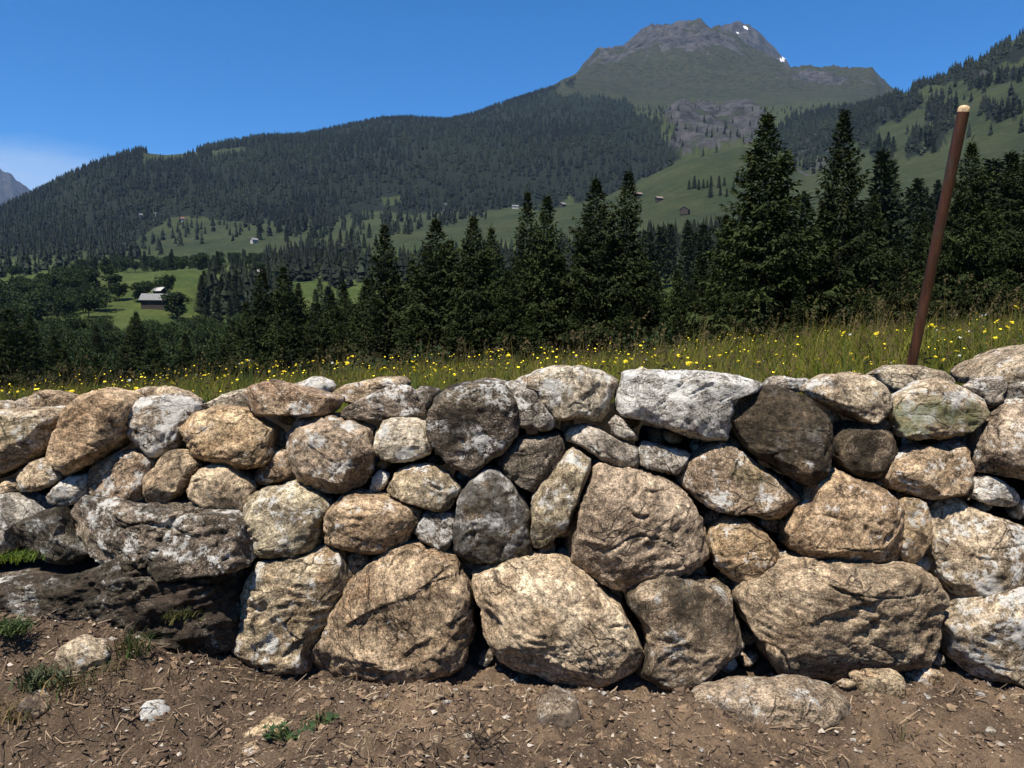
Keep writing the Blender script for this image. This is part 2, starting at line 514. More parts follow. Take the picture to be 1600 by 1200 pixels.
# forest areas in the picture, with the range of distances they lie at
FA = [(-160, 405), (0, 402), (110, 402), (190, 388), (235, 360), (270, 338), (330, 343), (395, 352), (410, 345), (440, 350), (520, 340), (575, 326), (640, 332), (720, 330), (800, 327), (860, 324),
      (950, 306), (1000, 284), (1040, 266), (1060, 240), (1035, 205), (1010, 178), (990, 160), (945, 150), (900, 150), (870, 138), (890, 108), (800, 120), (0, 120), (-160, 220)]
CLEAR = [[(222, 243), (240, 234), (300, 234), (312, 240), (280, 250), (225, 256)], [(330, 236), (380, 230), (385, 238), (330, 243)], [(596, 306), (626, 304), (624, 320), (598, 318)]]
FB = [[(1205, 195), (1240, 182), (1300, 170), (1370, 160), (1440, 152), (1440, 170), (1400, 192), (1370, 205), (1330, 235), (1300, 250), (1210, 238)],
      [(1385, 156), (1450, 128), (1500, 108), (1550, 84), (1600, 50), (1700, -10), (1760, -40), (1760, 40), (1600, 95), (1500, 126), (1430, 150), (1400, 172)],
      [(1495, 115), (1550, 108), (1550, 132), (1505, 146)], [(1355, 215), (1385, 205), (1393, 228), (1385, 252), (1360, 250)],
      [(1462, 160), (1500, 162), (1485, 200), (1450, 232), (1430, 225)], [(1555, 118), (1610, 105), (1610, 122), (1560, 132)],
      [(1540, 178), (1590, 160), (1590, 175), (1550, 192)], [(1425, 222), (1450, 212), (1440, 246), (1420, 245)], [(1570, 200), (1600, 190), (1600, 203), (1575, 208)]]
def in_forest(px, py, r):
    sh = np.asarray(px).shape
    pq = np.stack([np.ravel(px) / 38.0, np.ravel(py) / 26.0, np.ravel(r) * 0 + 3.1], 1)
    edge_ = sstep(700, 900, np.asarray(px, float))
    px = px + edge_ * (26 * fbm(pq, 3)).reshape(sh); py = py + edge_ * (11 * fbm(pq + 31, 3)).reshape(sh)
    a = in_poly(px, py, FA) & (r > 1330) & (r < 3150)
    for c in CLEAR: a &= ~in_poly(px, py, c)
    for b in FB: a |= in_poly(px, py, b) & (r > 1150) & (r < 2450)
    return a
ff = in_forest(ppx, ppy, RG)
ffm = ff.astype(float)
cover = np.stack([ffm, np.clip(rock, 0, 1), np.clip(snow, 0, 1)], -1).reshape(-1, 3)

m_land, t, bs, _ = new_mat('land')
tc = t.new('ShaderNodeTexCoord'); V = tc.outputs['Object']
va = t.new('ShaderNodeVertexColor', layer_name='cover')
sepc = t.new('ShaderNodeSeparateColor'); t.l.new(va.outputs[0], sepc.inputs[0])
g1 = t.noise(V, 0.006, 8, 0.62); g2 = t.noise(V, 0.05, 8, 0.65); g3 = t.noise(V, 0.9, 6, 0.6)
grass_c = t.mix(t.rng(g1, 0.35, 0.65), c4((0.028, 0.043, 0.013)), c4((0.055, 0.069, 0.022)))
grass_c = t.mix(t.rng(g2, 0.45, 0.75, 0, 0.7), grass_c, c4((0.080, 0.084, 0.040)))
grass_c = t.mix(t.rng(g2, 0.42, 0.25, 0, 0.6), grass_c, c4((0.018, 0.026, 0.011)))
grass_c = t.mix(t.rng(g3, 0.3, 0.7, 0, 0.35), grass_c, c4((0.022, 0.030, 0.013)))
spz = t.new('ShaderNodeSeparateXYZ'); t.l.new(V, spz.inputs[0])
lush = t.rng(spz.outputs[2], 130, 30)
grass_c = t.mix(t.math('MULTIPLY', lush, 0.8), grass_c, t.mix(t.rng(g2, 0.35, 0.65), c4((0.062, 0.102, 0.016)), c4((0.118, 0.150, 0.032))))
alp = t.rng(spz.outputs[2], 480, 950)            # alpine turf turns olive and brown with height
grass_c = t.mix(t.math('MULTIPLY', alp, 0.75), grass_c, t.mix(t.rng(g2, 0.35, 0.65), c4((0.011, 0.0135, 0.007)), c4((0.044, 0.040, 0.023))))
str_mp = t.new('ShaderNodeMapping'); str_mp.inputs['Scale'].default_value = (1, 1, 0.25); t.l.new(V, str_mp.inputs[0])
r1 = t.noise(str_mp.outputs[0], 0.022, 10, 0.74)
rock_c = t.mix(t.rng(r1, 0.35, 0.65), c4((0.012, 0.012, 0.013)), c4((0.080, 0.076, 0.074)))
cc = t.mix(sepc.outputs[0], grass_c, c4((0.010, 0.015, 0.007)))
cc = t.mix(t.rng(t.math('ADD', sepc.outputs[1], t.math('ADD', t.math('MULTIPLY', t.math('SUBTRACT', r1, 0.5), 2.6), t.math('MULTIPLY', alp, 0.06))), 0.35, 0.7), cc, rock_c)
cc = t.mix(t.rng(sepc.outputs[2], 0.4, 0.6), cc, c4((0.85, 0.87, 0.9)))
t.l.new(cc, bs.inputs['Base Color'])
nb = t.bump(r1, 0.8, 40.0)
nb = t.bump(g2, 0.5, 6.0, nb)
t.l.new(nb, bs.inputs['Normal'])
bs.inputs['Roughness'].default_value = 0.95
nr, nc = TZ.shape
ii = np.arange(nr * nc).reshape(nr, nc)
jj = np.concatenate([np.arange(nc), [0]])
iw = ii[:, jj]
tf = np.stack([iw[:-1, :-1].ravel(), iw[:-1, 1:].ravel(), iw[1:, 1:].ravel(), iw[1:, :-1].ravel()], 1)[:, ::-1]
terrain = obj('terrain', mesh_np('terrain', np.stack([TX, TY, TZ], -1).reshape(-1, 3), tf, True, cover), m_land)
tag(terrain, kind='structure')

# ------------------------------------------------------------------ stone: shape and material
def cube_sphere(n):
    vid, verts, faces = {}, [], []
    lin = np.tan(np.linspace(-math.pi / 4, math.pi / 4, n + 1))
    def vert(p):
        k = (round(p[0], 5), round(p[1], 5), round(p[2], 5))
        if k not in vid:
            vid[k] = len(verts); verts.append(p)
        return vid[k]
    for ax in range(3):
        for s in (-1, 1):
            ids = [[0] * (n + 1) for _ in range(n + 1)]
            for i in range(n + 1):
                for j in range(n + 1):
                    p = [0, 0, 0]
                    p[ax] = float(s); p[(ax + 1) % 3] = float(lin[i]); p[(ax + 2) % 3] = float(lin[j])
                    ids[i][j] = vert(tuple(p))
            for i in range(n):
                for j in range(n):
                    q = (ids[i][j], ids[i + 1][j], ids[i + 1][j + 1], ids[i][j + 1])
                    faces.append(q if s > 0 else q[::-1])
    v = np.array(verts); v /= np.linalg.norm(v, axis=1)[:, None]
    return v, np.array(faces, np.int32)
_cs = {}
def csphere(n):
    if n not in _cs: _cs[n] = cube_sphere(n)
    return _cs[n]

# node group shared by every stone
sg = bpy.data.node_groups.new('stone_surface', 'ShaderNodeTree')
def sock(name, typ, dv):
    s = sg.interface.new_socket(name, in_out='INPUT', socket_type=typ)
    s.default_value = dv
for nm, ty, dv in (('ColorA', 'NodeSocketColor', (0.3, 0.2, 0.1, 1)), ('ColorB', 'NodeSocketColor', (0.3, 0.2, 0.1, 1)), ('Lichen', 'NodeSocketFloat', 0.2), ('Dark', 'NodeSocketFloat', 0.1),
                   ('Green', 'NodeSocketFloat', 0.0), ('Rust', 'NodeSocketFloat', 0.1), ('Soil', 'NodeSocketFloat', 0.0), ('Seed', 'NodeSocketVector', (0, 0, 0)), ('Rot', 'NodeSocketVector', (0, 0, 0))):
    sock(nm, ty, dv)
sg.interface.new_socket('Shader', in_out='OUTPUT', socket_type='NodeSocketShader')
t = NT(sg)
gi = t.new('NodeGroupInput'); go = t.new('NodeGroupOutput')
I = gi.outputs
tc = t.new('ShaderNodeTexCoord')
V = t.vmath('ADD', tc.outputs['Object'], I['Seed'])
mp = t.new('ShaderNodeMapping'); t.l.new(V, mp.inputs['Vector']); t.l.new(I['Rot'], mp.inputs['Rotation']); mp.vector_type = 'TEXTURE'; mp.inputs['Scale'].default_value = (1, 1, 0.28)
VS = mp.outputs[0]
nA = t.noise(V, 6.5, 9, 0.66, dist=0.7)
nS = t.noise(VS, 11.0, 8, 0.66, dist=0.35)
nF = t.noise(V, 48.0, 7, 0.78)
nG = t.noise(V, 170.0, 3, 0.7)
nL = t.noise(V, 11.0, 10, 0.76)
nD = t.noise(t.vmath('ADD', V, (7.1, 3.3, 1.7)), 5.0, 9, 0.68)
nR = t.noise(t.vmath('ADD', V, (1.1, 8.3, 4.7)), 4.0, 7, 0.6)
nC = t.noise(VS, 3.5, 7, 0.6, 'RIDGED_MULTIFRACTAL', 0.6)
c = t.mix(t.rng(nA, 0.40, 0.60), I['ColorA'], I['ColorB'])
c = t.mix(t.rng(nR, 0.60, 0.75, 0.0, I['Rust']), c, c4((0.30, 0.14, 0.055)))
hsv = t.new('ShaderNodeHueSaturation')
t.l.new(c, hsv.inputs['Color'])
t.put(hsv.inputs['Value'], t.math('MULTIPLY', t.rng(nS, 0.34, 0.68, 0.48, 1.48, False), t.math('MULTIPLY', t.rng(nF, 0.36, 0.64, 0.26, 1.78, False), t.rng(nG, 0.36, 0.64, 0.50, 1.42, False))))
hsv.inputs['Saturation'].default_value = 1.05
c = hsv.outputs[0]
c = t.mix(t.rng(nG, 0.56, 0.66, 0.0, 0.6), c, c4((0.60, 0.50, 0.36)))
c = t.mix(t.rng(nG, 0.40, 0.30, 0.0, 0.6), c, c4((0.030, 0.024, 0.020)))
# thin dark cracks, open only in places
vor = t.new('ShaderNodeTexVoronoi', feature='DISTANCE_TO_EDGE')
wv = t.new('ShaderNodeMix', data_type='VECTOR'); wv.inputs[0].default_value = 0.10
nW = t.new('ShaderNodeTexNoise'); t.l.new(V, nW.inputs['Vector']); nW.inputs['Scale'].default_value = 14.0; nW.inputs['Detail'].default_value = 6
t.l.new(VS, wv.inputs[4]); t.l.new(nW.outputs[1], wv.inputs[5])
t.l.new(wv.outputs[1], vor.inputs['Vector']); vor.inputs['Scale'].default_value = 5.5
ck = t.math('MULTIPLY', t.rng(vor.outputs['Distance'], 0.030, 0.004), t.rng(nR, 0.46, 0.58))
c = t.mix(t.math('MULTIPLY', ck, 0.8), c, c4((0.025, 0.019, 0.014)))
# pale crust lichen in ragged patches, broken by the grain
lth = t.math('SUBTRACT', 0.735, t.math('MULTIPLY', I['Lichen'], 0.36))
lf = t.rng(t.math('ADD', nL, t.math('MULTIPLY', t.math('SUBTRACT', nF, 0.5), 0.35)), lth, t.math('ADD', lth, 0.045))
c = t.mix(t.math('MULTIPLY', lf, 0.85), c, t.mix(nF, c4((0.44, 0.42, 0.37)), c4((0.88, 0.86, 0.80))))
# green lichen film
gf = t.math('MULTIPLY', t.rng(t.math('ADD', nR, t.math('MULTIPLY', nF, 0.3)), 0.66, 0.80), I['Green'])
c = t.mix(gf, c, c4((0.13, 0.15, 0.055)))
# dark moss and black lichen
dth = t.math('SUBTRACT', 0.79, t.math('MULTIPLY', I['Dark'], 0.50))
df = t.rng(t.math('ADD', nD, t.math('MULTIPLY', t.math('SUBTRACT', nF, 0.5), 0.45)), dth, t.math('ADD', dth, 0.10))
c = t.mix(t.math('MULTIPLY', df, 0.90), c, t.mix(t.rng(nF, 0.4, 0.7), c4((0.016, 0.013, 0.009)), c4((0.080, 0.062, 0.036))))
# clinging earth
sf = t.rng(t.math('ADD', nA, t.math('MULTIPLY', t.math('SUBTRACT', nF, 0.5), 0.5)), t.math('SUBTRACT', 0.88, t.math('MULTIPLY', I['Soil'], 0.55)), t.math('SUBTRACT', 0.95, t.math('MULTIPLY', I['Soil'], 0.5)))
c = t.mix(t.math('MULTIPLY', sf, 0.9), c, t.mix(nF, c4((0.045, 0.032, 0.024)), c4((0.12, 0.085, 0.06))))
bs = t.new('ShaderNodeBsdfPrincipled')
bs.inputs['Roughness'].default_value = 0.88
bs.inputs['Specular IOR Level'].default_value = 0.22
t.l.new(c, bs.inputs['Base Color'])
nb = t.bump(nS, 0.85, 0.028)
nb = t.bump(nC, 0.30, 0.02, nb)
nb = t.bump(nF, 0.95, 0.014, nb)
nb = t.bump(nG, 0.45, 0.004, nb)
nb = t.bump(t.math('SUBTRACT', 1.0, ck), 0.7, 0.012, nb)
nb = t.bump(df, 0.35, 0.008, nb)
t.l.new(nb, bs.inputs['Normal'])
t.l.new(bs.outputs[0], go.inputs[0])

PRESETS = {  # colour A, colour B, lichen, dark, green, rust, soil
 'tan':    ((0.245, 0.168, 0.102), (0.470, 0.350, 0.225), 0.34, 0.22, 0.0, 0.40, 0.12),
 'gold':   ((0.300, 0.205, 0.112), (0.540, 0.415, 0.255), 0.36, 0.26, 0.0, 0.60, 0.12),
 'brown':  ((0.165, 0.114, 0.078), (0.345, 0.248, 0.170), 0.36, 0.30, 0.0, 0.45, 0.15),
 'pale':   ((0.335, 0.262, 0.178), (0.560, 0.475, 0.350), 0.48, 0.16, 0.0, 0.40, 0.10),
 'grey':   ((0.160, 0.145, 0.128), (0.385, 0.355, 0.310), 0.56, 0.32, 0.0, 0.20, 0.10),
 'olive':  ((0.210, 0.170, 0.105), (0.430, 0.370, 0.245), 0.54, 0.28, 0.30, 0.25, 0.08),
 'white':  ((0.330, 0.285, 0.235), (0.580, 0.530, 0.460), 0.78, 0.34, 0.0, 0.30, 0.0),
 'dark':   ((0.070, 0.058, 0.048), (0.215, 0.180, 0.148), 0.58, 0.48, 0.1, 0.20, 0.08),
 'moss':   ((0.150, 0.106, 0.070), (0.320, 0.240, 0.165), 0.46, 0.78, 0.1, 0.35, 0.08),
 'rust':   ((0.235, 0.138, 0.082), (0.430, 0.300, 0.190), 0.46, 0.18, 0.0, 0.90, 0.08),
 'crag':   ((0.060, 0.048, 0.038), (0.170, 0.135, 0.105), 0.52, 0.58, 0.1, 0.25, 0.45),
 'buried': ((0.230, 0.168, 0.112), (0.390, 0.300, 0.215), 0.40, 0.15, 0.0, 0.25, 0.80),
}
_mseed = [0]
def stone_mat(preset, **over):
    a, b, li, da, gr, ru, so = PRESETS[preset]
    ta, tb = (0.190, 0.140, 0.092), (0.400, 0.310, 0.212)          # the common gneiss of the place
    mxk = 0.15 if preset in ('dark', 'crag', 'white') else 0.45
    a = tuple(p_ * (1 - mxk) + q_ * mxk for p_, q_ in zip(a, ta)); b = tuple(p_ * (1 - mxk) + q_ * mxk for p_, q_ in zip(b, tb))
    da = max(da, 0.38); li = max(li, 0.47)
    rnd = random.Random(900 + _mseed[0]); _mseed[0] += 1
    k = rnd.uniform(0.86, 1.14); w = rnd.uniform(-0.06, 0.06)
    k *= 1.26 if preset not in ('dark', 'crag', 'moss') else 1.1
    f = lambda q: (q[0] * k * (1 + w), q[1] * k, q[2] * k * (1 - w), 1)
    m = bpy.data.materials.new('stone')
    m.use_nodes = True
    n = m.node_tree.nodes; n.clear()
    o = n.new('ShaderNodeOutputMaterial'); g = n.new('ShaderNodeGroup'); g.node_tree = sg
    m.node_tree.links.new(g.outputs[0], o.inputs['Surface'])
    vals = dict(Lichen=li * rnd.uniform(0.8, 1.2), Dark=da * rnd.uniform(0.8, 1.2), Green=gr, Rust=ru, Soil=so)
    vals.update(over)
    g.inputs['ColorA'].default_value = f(a); g.inputs['ColorB'].default_value = f(b)
    for kk, v in vals.items(): g.inputs[kk].default_value = v
    g.inputs['Seed'].default_value = (rnd.uniform(-40, 40), rnd.uniform(-40, 40), rnd.uniform(-40, 40))
    g.inputs['Rot'].default_value = (rnd.uniform(-0.7, 0.7), rnd.uniform(-1.2, 1.2), rnd.uniform(0, 6))
    return m

def poly_radial(pts, nang=256, blur=1):
    pts = np.asarray(pts, float)
    x, y = pts[:, 0], pts[:, 1]
    x2, y2 = np.roll(x, -1), np.roll(y, -1)
    cr = x * y2 - x2 * y
    A = cr.sum() / 2
    c = np.array([((x + x2) * cr).sum(), ((y + y2) * cr).sum()]) / (6 * A)
    th = np.arange(nang) * 2 * math.pi / nang
    d = np.stack([np.cos(th), np.sin(th)], 1)
    R = np.zeros(nang)
    for i in range(len(pts)):
        p = pts[i] - c; e = pts[(i + 1) % len(pts)] - pts[i]
        den = d[:, 0] * e[1] - d[:, 1] * e[0]
        with np.errstate(divide='ignore', invalid='ignore'):
            tt = (p[0] * e[1] - p[1] * e[0]) / den
            uu = (p[0] * d[:, 1] - p[1] * d[:, 0]) / den
        ok = (tt > 0) & (uu >= -1e-6) & (uu <= 1 + 1e-6) & np.isfinite(tt)
        R = np.where(ok & (tt > R), tt, R)
    R = np.where(R <= 0, np.median(R), R)
    k = np.hanning(2 * blur + 3)[1:-1]; k /= k.sum()
    Rp = np.concatenate([R[-20:], R, R[:20]])
    Rs = np.convolve(Rp, k, 'same')[20:-20]
    return c, th, Rs * 0.995, abs(A)

def stone_mesh(pts_xz, hd, seed, n, facets=6, rough=1.0, flat=2.8, back=1.0):
    """closed boulder whose outline in the x-z plane is the polygon, hd deep to the front"""
    rnd = random.Random(seed)
    c, th, Rs, A = poly_radial(pts_xz)
    s = math.sqrt(A)
    v, f = csphere(n)
    theta = np.arctan2(v[:, 2], v[:, 0]) % (2 * math.pi)
    rho = np.hypot(v[:, 0], v[:, 2])
    phi = np.arctan2(rho, np.abs(v[:, 1]))
    e = 2.0 / flat
    sn, cn = np.sin(phi) ** e, np.cos(phi) ** e
    # a block: level face, chamfer along every edge of the outline, steep sides
    tt = phi / (math.pi / 2)
    wob = np.stack([np.cos(theta) * 1.3 + seed, np.sin(theta) * 1.3, np.full_like(theta, seed * 0.7)], 1)
    ri = np.clip(0.74 + 0.22 * pnoise(wob), 0.5, 0.9); ce = np.clip(0.52 + 0.35 * pnoise(wob + 9), 0.2, 0.8)
    sb = np.where(tt < 0.55, tt / 0.55 * ri, np.where(tt < 0.82, ri + (tt - 0.55) / 0.27 * (1 - ri), 1.0))
    cb_ = np.where(tt < 0.55, 1.0, np.where(tt < 0.82, 1 - (tt - 0.55) / 0.27 * (1 - ce), ce * (1 - (tt - 0.82) / 0.18)))
    blk = 0.90 if flat > 2.6 else 0.6
    sn = sn * (1 - blk) + sb * blk; cn = cn * (1 - blk) + cb_ * blk
    jn = rnd.uniform(0, 90)
    ca_ = np.stack([np.cos(th) * 2.6 + jn, np.sin(th) * 2.6, np.full_like(th, jn)], 1)
    Rs = Rs * (1 + 0.035 * fbm(ca_, 3, 0.6))
    Rt = np.interp(theta, np.append(th, 2 * math.pi), np.append(Rs, Rs[0]))
    q = np.stack([np.cos(theta) * Rt * sn, np.sign(v[:, 1]) * cn * np.where(v[:, 1] < 0, hd, hd * back), np.sin(theta) * Rt * sn], 1)
    # the face tilts, and breaks along a few fracture lines
    fx_, fz_ = rnd.uniform(-0.22, 0.22), rnd.uniform(-0.05, 0.34)
    frontw = np.clip(-v[:, 1], 0, 1) ** 0.5
    dep = -(fx_ * q[:, 0] + fz_ * q[:, 2]) * 0.55
    for k in range(rnd.randint(2, 4)):
        a = rnd.uniform(0, 2 * math.pi); o_ = rnd.uniform(-0.32, 0.32) * s
        ln_ = q[:, 0] * math.cos(a) + q[:, 2] * math.sin(a) - o_ + 0.05 * s * pnoise(np.stack([q[:, 0], q[:, 2], np.full(len(q), k * 7.0)], 1) / s * 3.5 + seed)
        lim = sstep(-0.35, 0.15, pnoise(np.stack([q[:, 0], q[:, 2], np.full(len(q), k * 3.0 + 50)], 1) / s * 1.6 + seed))
        dep = dep - s * rnd.uniform(0.015, 0.05) * sstep(0, 0.02 * s, ln_) * lim - np.maximum(ln_, 0) * rnd.uniform(0.0, 0.22)
    q[:, 1] -= dep * frontw      # dep > 0 pushes the face forward
    for k in range(facets):
        a = rnd.uniform(0, 2 * math.pi); ti = math.radians(rnd.uniform(6, 58))
        nn = np.array([math.cos(a) * math.sin(ti), -math.cos(ti), math.sin(a) * math.sin(ti)])
        dt = q @ nn
        d = dt.max() * (rnd.uniform(0.74, 0.90) + 0.10 * min(1.0, ti))
        q = q - np.maximum(dt - d, 0)[:, None] * nn * 0.92
    for k in range(10):     # chipped edges
        nn = np.array([rnd.gauss(0, 1), -abs(rnd.gauss(0, 0.8)), rnd.gauss(0, 1)]); nn /= np.linalg.norm(nn)
        dt = q @ nn
        q = q - np.maximum(dt - dt.max() * rnd.uniform(0.93, 0.985), 0)[:, None] * nn * 0.95
    dirn = q / (np.array([s, hd * 1.3, s]) ** 2)
    dirn /= np.linalg.norm(dirn, axis=1)[:, None] + 1e-9
    off = np.array([rnd.uniform(-50, 50) for _ in range(3)])
    u = q / s
    sr = min(s, 0.5)
    # bedding planes: small steps along a tilted direction
    fa = np.array([rnd.uniform(-0.7, 0.7), rnd.uniform(-0.5, 0.5), 1.0]); fa /= np.linalg.norm(fa)
    ph = (q @ fa) / 0.045 + 2.2 * pnoise(u * 2.2 + off)
    fr = ph - np.floor(ph)
    step = np.where(fr < 0.8, fr / 0.8, (1 - fr) / 0.2) - 0.5
    stm = sstep(-0.1, 0.5, pnoise(u * 2.6 + off + 3))
    disp = rough * (0.024 * s * fbm(u * 1.9 + off, 2) + 0.010 * sr * (ridged(u * 2.6 + off, 3, 0.5) - 0.7) + 0.013 * sr * fbm(u * 9 + off, 4, 0.62) + 0.0090 * step * stm)
    crk = np.abs(pnoise(u * np.array([1.3, 1.3, 2.4]) + off + 21))
    disp = disp - rough * 0.034 * sr * (1 - sstep(0.0, 0.03, crk)) * sstep(-0.1, 0.3, pnoise(u * 1.5 + off + 8))
    q = q + dirn * disp[:, None]
    return c, s, q, f

R1 = (0, 560, .2625); R2 = (380, 560, .2625); R3 = (780, 560, .2625); R4 = (1180, 540, .2625)
R6 = (340, 820, .3166); R7 = (720, 820, .3166); R8 = (1140, 820, .3166); PXL = (0, 0, 1.0)

def face_y(py): return 2.76 - (py - 600) / 460 * 0.24

_sseed = [100]
def add_stone(reg, pts, preset, name='stone', parent=None, front=0.0, hd=None, facets=6, rough=1.0, flat=2.8, label=None, yc=None, px_per=3.7, **over):
    _sseed[0] += 1
    ox, oy, k = reg
    pp = np.array([(ox + a * k, oy + b * k) for a, b in pts], float)
    cpy = (pp[:, 1].min() + pp[:, 1].max()) / 2
    x, y = pp[:, 0], pp[:, 1]
    area = 0.5 * abs(np.dot(x, np.roll(y, -1)) - np.dot(y, np.roll(x, -1)))
    spx = math.sqrt(area)
    s_m = spx * 2.65 / F
    if hd is None: hd = min(0.55 * s_m, 0.19) * random.Random(_sseed[0]).uniform(0.85, 1.15)
    Y = yc if yc is not None else face_y(cpy) + front + hd * 0.62
    w = np.array([at(a, b, Y) for a, b in pp])
    n = int(np.clip(spx / px_per, 9, 56))
    c, s, q, f = stone_mesh(w[:, [0, 2]], hd, _sseed[0], n, facets, rough, flat)
    o = obj(name, mesh_np(name, q, f), stone_mat(preset, **over), parent, (c[0], Y, c[1]))
    if label: o['label'] = label
    return o

# ------------------------------------------------------------------ the dry stone wall
wall = empty('dry_stone_wall', (0, 2.7, -1.1))
tag(wall, 'long dry stone wall of stacked lichen-spotted boulders edging the flower meadow', 'stone wall')
def ws(reg, pts, preset, **kw):
    WPOLY.append([(reg[0] + a * reg[2], reg[1] + b * reg[2]) for a, b in pts])
    o = add_stone(reg, pts, preset, 'stone', None, **kw)
    o.parent = wall
    o.location = Vector(o.location) - wall.location
    return o
WPOLY = []
B = 0.24  # set back: second row along the top
ws(R1, [(-180,320),(0,308),(120,298),(300,288),(430,300),(405,380),(370,480),(330,545),(230,605),(100,665),(0,712),(-180,740)], 'tan', Lichen=0.5, Green=0.2, front=0.0)
ws(R1, [(-200,262),(40,250),(140,285),(120,330),(-200,345)], 'tan', front=0.12)
ws(R1, [(90,255),(150,228),(205,285),(180,330),(110,320)], 'grey', front=0.10)
ws(R1, [(185,235),(250,188),(400,203),(490,235),(460,310),(300,345),(200,310)], 'tan', front=0.12)
ws(R1, [(445,265),(540,200),(640,178),(740,198),(825,240),(805,350),(775,450),(725,525),(600,605),(480,675),(385,665),(350,580),(368,440),(415,330)], 'tan', front=-0.05, flat=2.5, Lichen=0.15, label='large smooth tan boulder near the wall\'s lower end')
ws(R1, [(770,205),(860,172),(980,165),(1100,195),(1195,260),(1150,330),(900,320),(820,280)], 'tan', front=0.13)
ws(R1, [(795,265),(900,218),(1040,208),(1140,245),(1195,290),(1125,400),(1095,470),(1085,525),(960,585),(880,552),(800,475),(765,380)], 'grey', front=0.0, Lichen=0.75)
ws(R1, [(1195,285),(1330,215),(1460,175),(1520,230),(1500,310),(1300,340)], 'pale', front=0.13)
ws(R1, [(1098,400),(1180,318),(1290,285),(1450,300),(1560,370),(1640,420),(1625,510),(1640,590),(1590,640),(1450,645),(1300,615),(1180,570),(1095,480)], 'gold', front=-0.03, rough=1.2, Lichen=0.4)
ws(R2, [(5,200),(60,155),(160,128),(280,155),(400,185),(500,210),(620,240),(560,305),(500,335),(300,330),(100,335),(35,305)], 'rust', front=-0.04, facets=8, label='flat rust-coloured slab capping the wall')
ws(R2, [(280,155),(370,128),(430,103),(520,128),(560,165),(510,230),(400,220)], 'grey', front=0.16)
ws(R2, [(500,215),(600,158),(700,138),(850,107),(960,107),(1010,150),(930,220),(680,280),(600,260)], 'pale', front=0.12)
ws(R2, [(560,325),(680,250),(800,190),(900,142),(1000,175),(1060,260),(1110,335),(1000,350),(800,358),(640,362)], 'dark', front=-0.01, facets=9, rough=1.3, label='dark angular stone under the back row of coping')
ws(R2, [(1000,195),(1080,163),(1180,180),(1140,260),(1095,310),(1040,260)], 'grey', front=0.05, Dark=0.5)
ws(R2, [(1105,320),(1148,220),(1220,170),(1330,145),(1450,130),(1540,140),(1600,180),(1650,330),(1622,450),(1565,540),(1450,625),(1360,695),(1260,655),(1165,540),(1100,430)], 'dark', front=-0.04, Lichen=0.55, label='big blackish boulder speckled with pale lichen')
ws(R2, [(1340,150),(1430,118),(1520,120),(1620,170),(1560,220),(1400,220)], 'pale', front=0.18)
ws(R1, [(95,695),(180,620),(260,588),(340,600),(370,660),(398,705),(330,755),(220,785),(130,790)], 'pale', front=0.0, facets=8, Lichen=0.6)
ws(R1, [(-20,765),(60,712),(112,740),(112,792),(40,815),(-70,835),(-70,780)], 'tan', front=0.02)
ws(R1, [(305,815),(380,730),(450,693),(545,688),(575,780),(525,845),(400,875),(318,858)], 'grey', front=0.0, facets=9, Lichen=0.7)
ws(R1, [(535,680),(600,610),(720,548),(820,548),(905,620),(892,700),(875,800),(855,855),(720,865),(600,845),(548,780)], 'brown', front=0.0, Lichen=0.6)
ws(R1, [(875,705),(940,630),(1000,550),(1060,538),(1120,550),(1205,620),(1172,700),(1105,790),(1020,855),(920,865),(865,800)], 'tan', front=0.0, Lichen=0.4)
ws(R1, [(1130,780),(1170,690),(1230,632),(1360,628),(1450,690),(1525,750),(1502,830),(1465,905),(1350,915),(1230,890),(1148,835)], 'tan', front=-0.01, Lichen=0.4, flat=2.4)
ws(R2, [(55,695),(130,620),(200,548),(270,545),(305,680),(220,735),(100,750)], 'brown', front=0.03)
ws(R2, [(172,440),(230,412),(270,470),(243,535),(195,525)], 'brown', front=0.10)
ws(R2, [(270,430),(320,362),(450,343),(560,338),(680,358),(770,420),(793,560),(772,680),(700,745),(600,785),(520,805),(420,765),(330,685),(278,560)], 'brown', front=-0.03, Lichen=0.55, Dark=0.5, rough=1.2)
ws(R2, [(770,530),(788,440),(840,368),(920,343),(1040,348),(1112,390),(1133,480),(1122,560),(1020,605),(900,610),(805,585)], 'pale', front=-0.02, flat=3.2, label='small squarish cream-coloured stone')
ws(R2, [(755,795),(768,710),(810,660),(875,690),(845,765),(800,800)], 'white', front=0.05)
ws(R2, [(845,760),(890,680),(1000,638),(1120,632),(1220,690),(1303,770),(1272,865),(1200,895),(1080,875),(950,835),(868,795)], 'gold', front=-0.01, flat=2.4)
ws(R2, [(1283,820),(1350,720),(1450,648),(1520,658),(1600,738),(1668,830),(1712,885),(1712,1000),(1704,1100),(1719,1145),(1620,1185),(1500,1205),(1350,1185),(1265,1130),(1265,960)], 'moss', front=-0.02, Dark=0.70, Lichen=0.78, label='stone with a shaggy dark moss patch and white lichen cap')
ws(R2, [(1012,1020),(1060,930),(1120,898),(1200,903),(1275,930),(1268,1050),(1205,1145),(1140,1115),(1055,1072)], 'grey', front=0.02, facets=9)
ws(R2, [(495,980),(518,890),(600,800),(680,788),(820,813),(960,850),(1065,910),(1025,1000),(982,1085),(900,1135),(800,1155),(650,1125),(505,1092)], 'tan', front=-0.02, facets=7)
ws(R2, [(12,880),(60,800),(160,753),(340,743),(430,788),(535,860),(505,960),(494,1060),(465,1135),(350,1148),(200,1150),(95,1145),(65,1060),(35,960)], 'olive', front=-0.01, facets=8, rough=1.3)
ws(R3, [(70,150),(110,108),(200,78),(330,42),(480,48),(600,73),(712,118),(692,190),(655,290),(612,375),(480,365),(320,355),(265,280),(200,170)], 'pale', front=0.0, facets=8, Rust=0.5, hd=0.14)
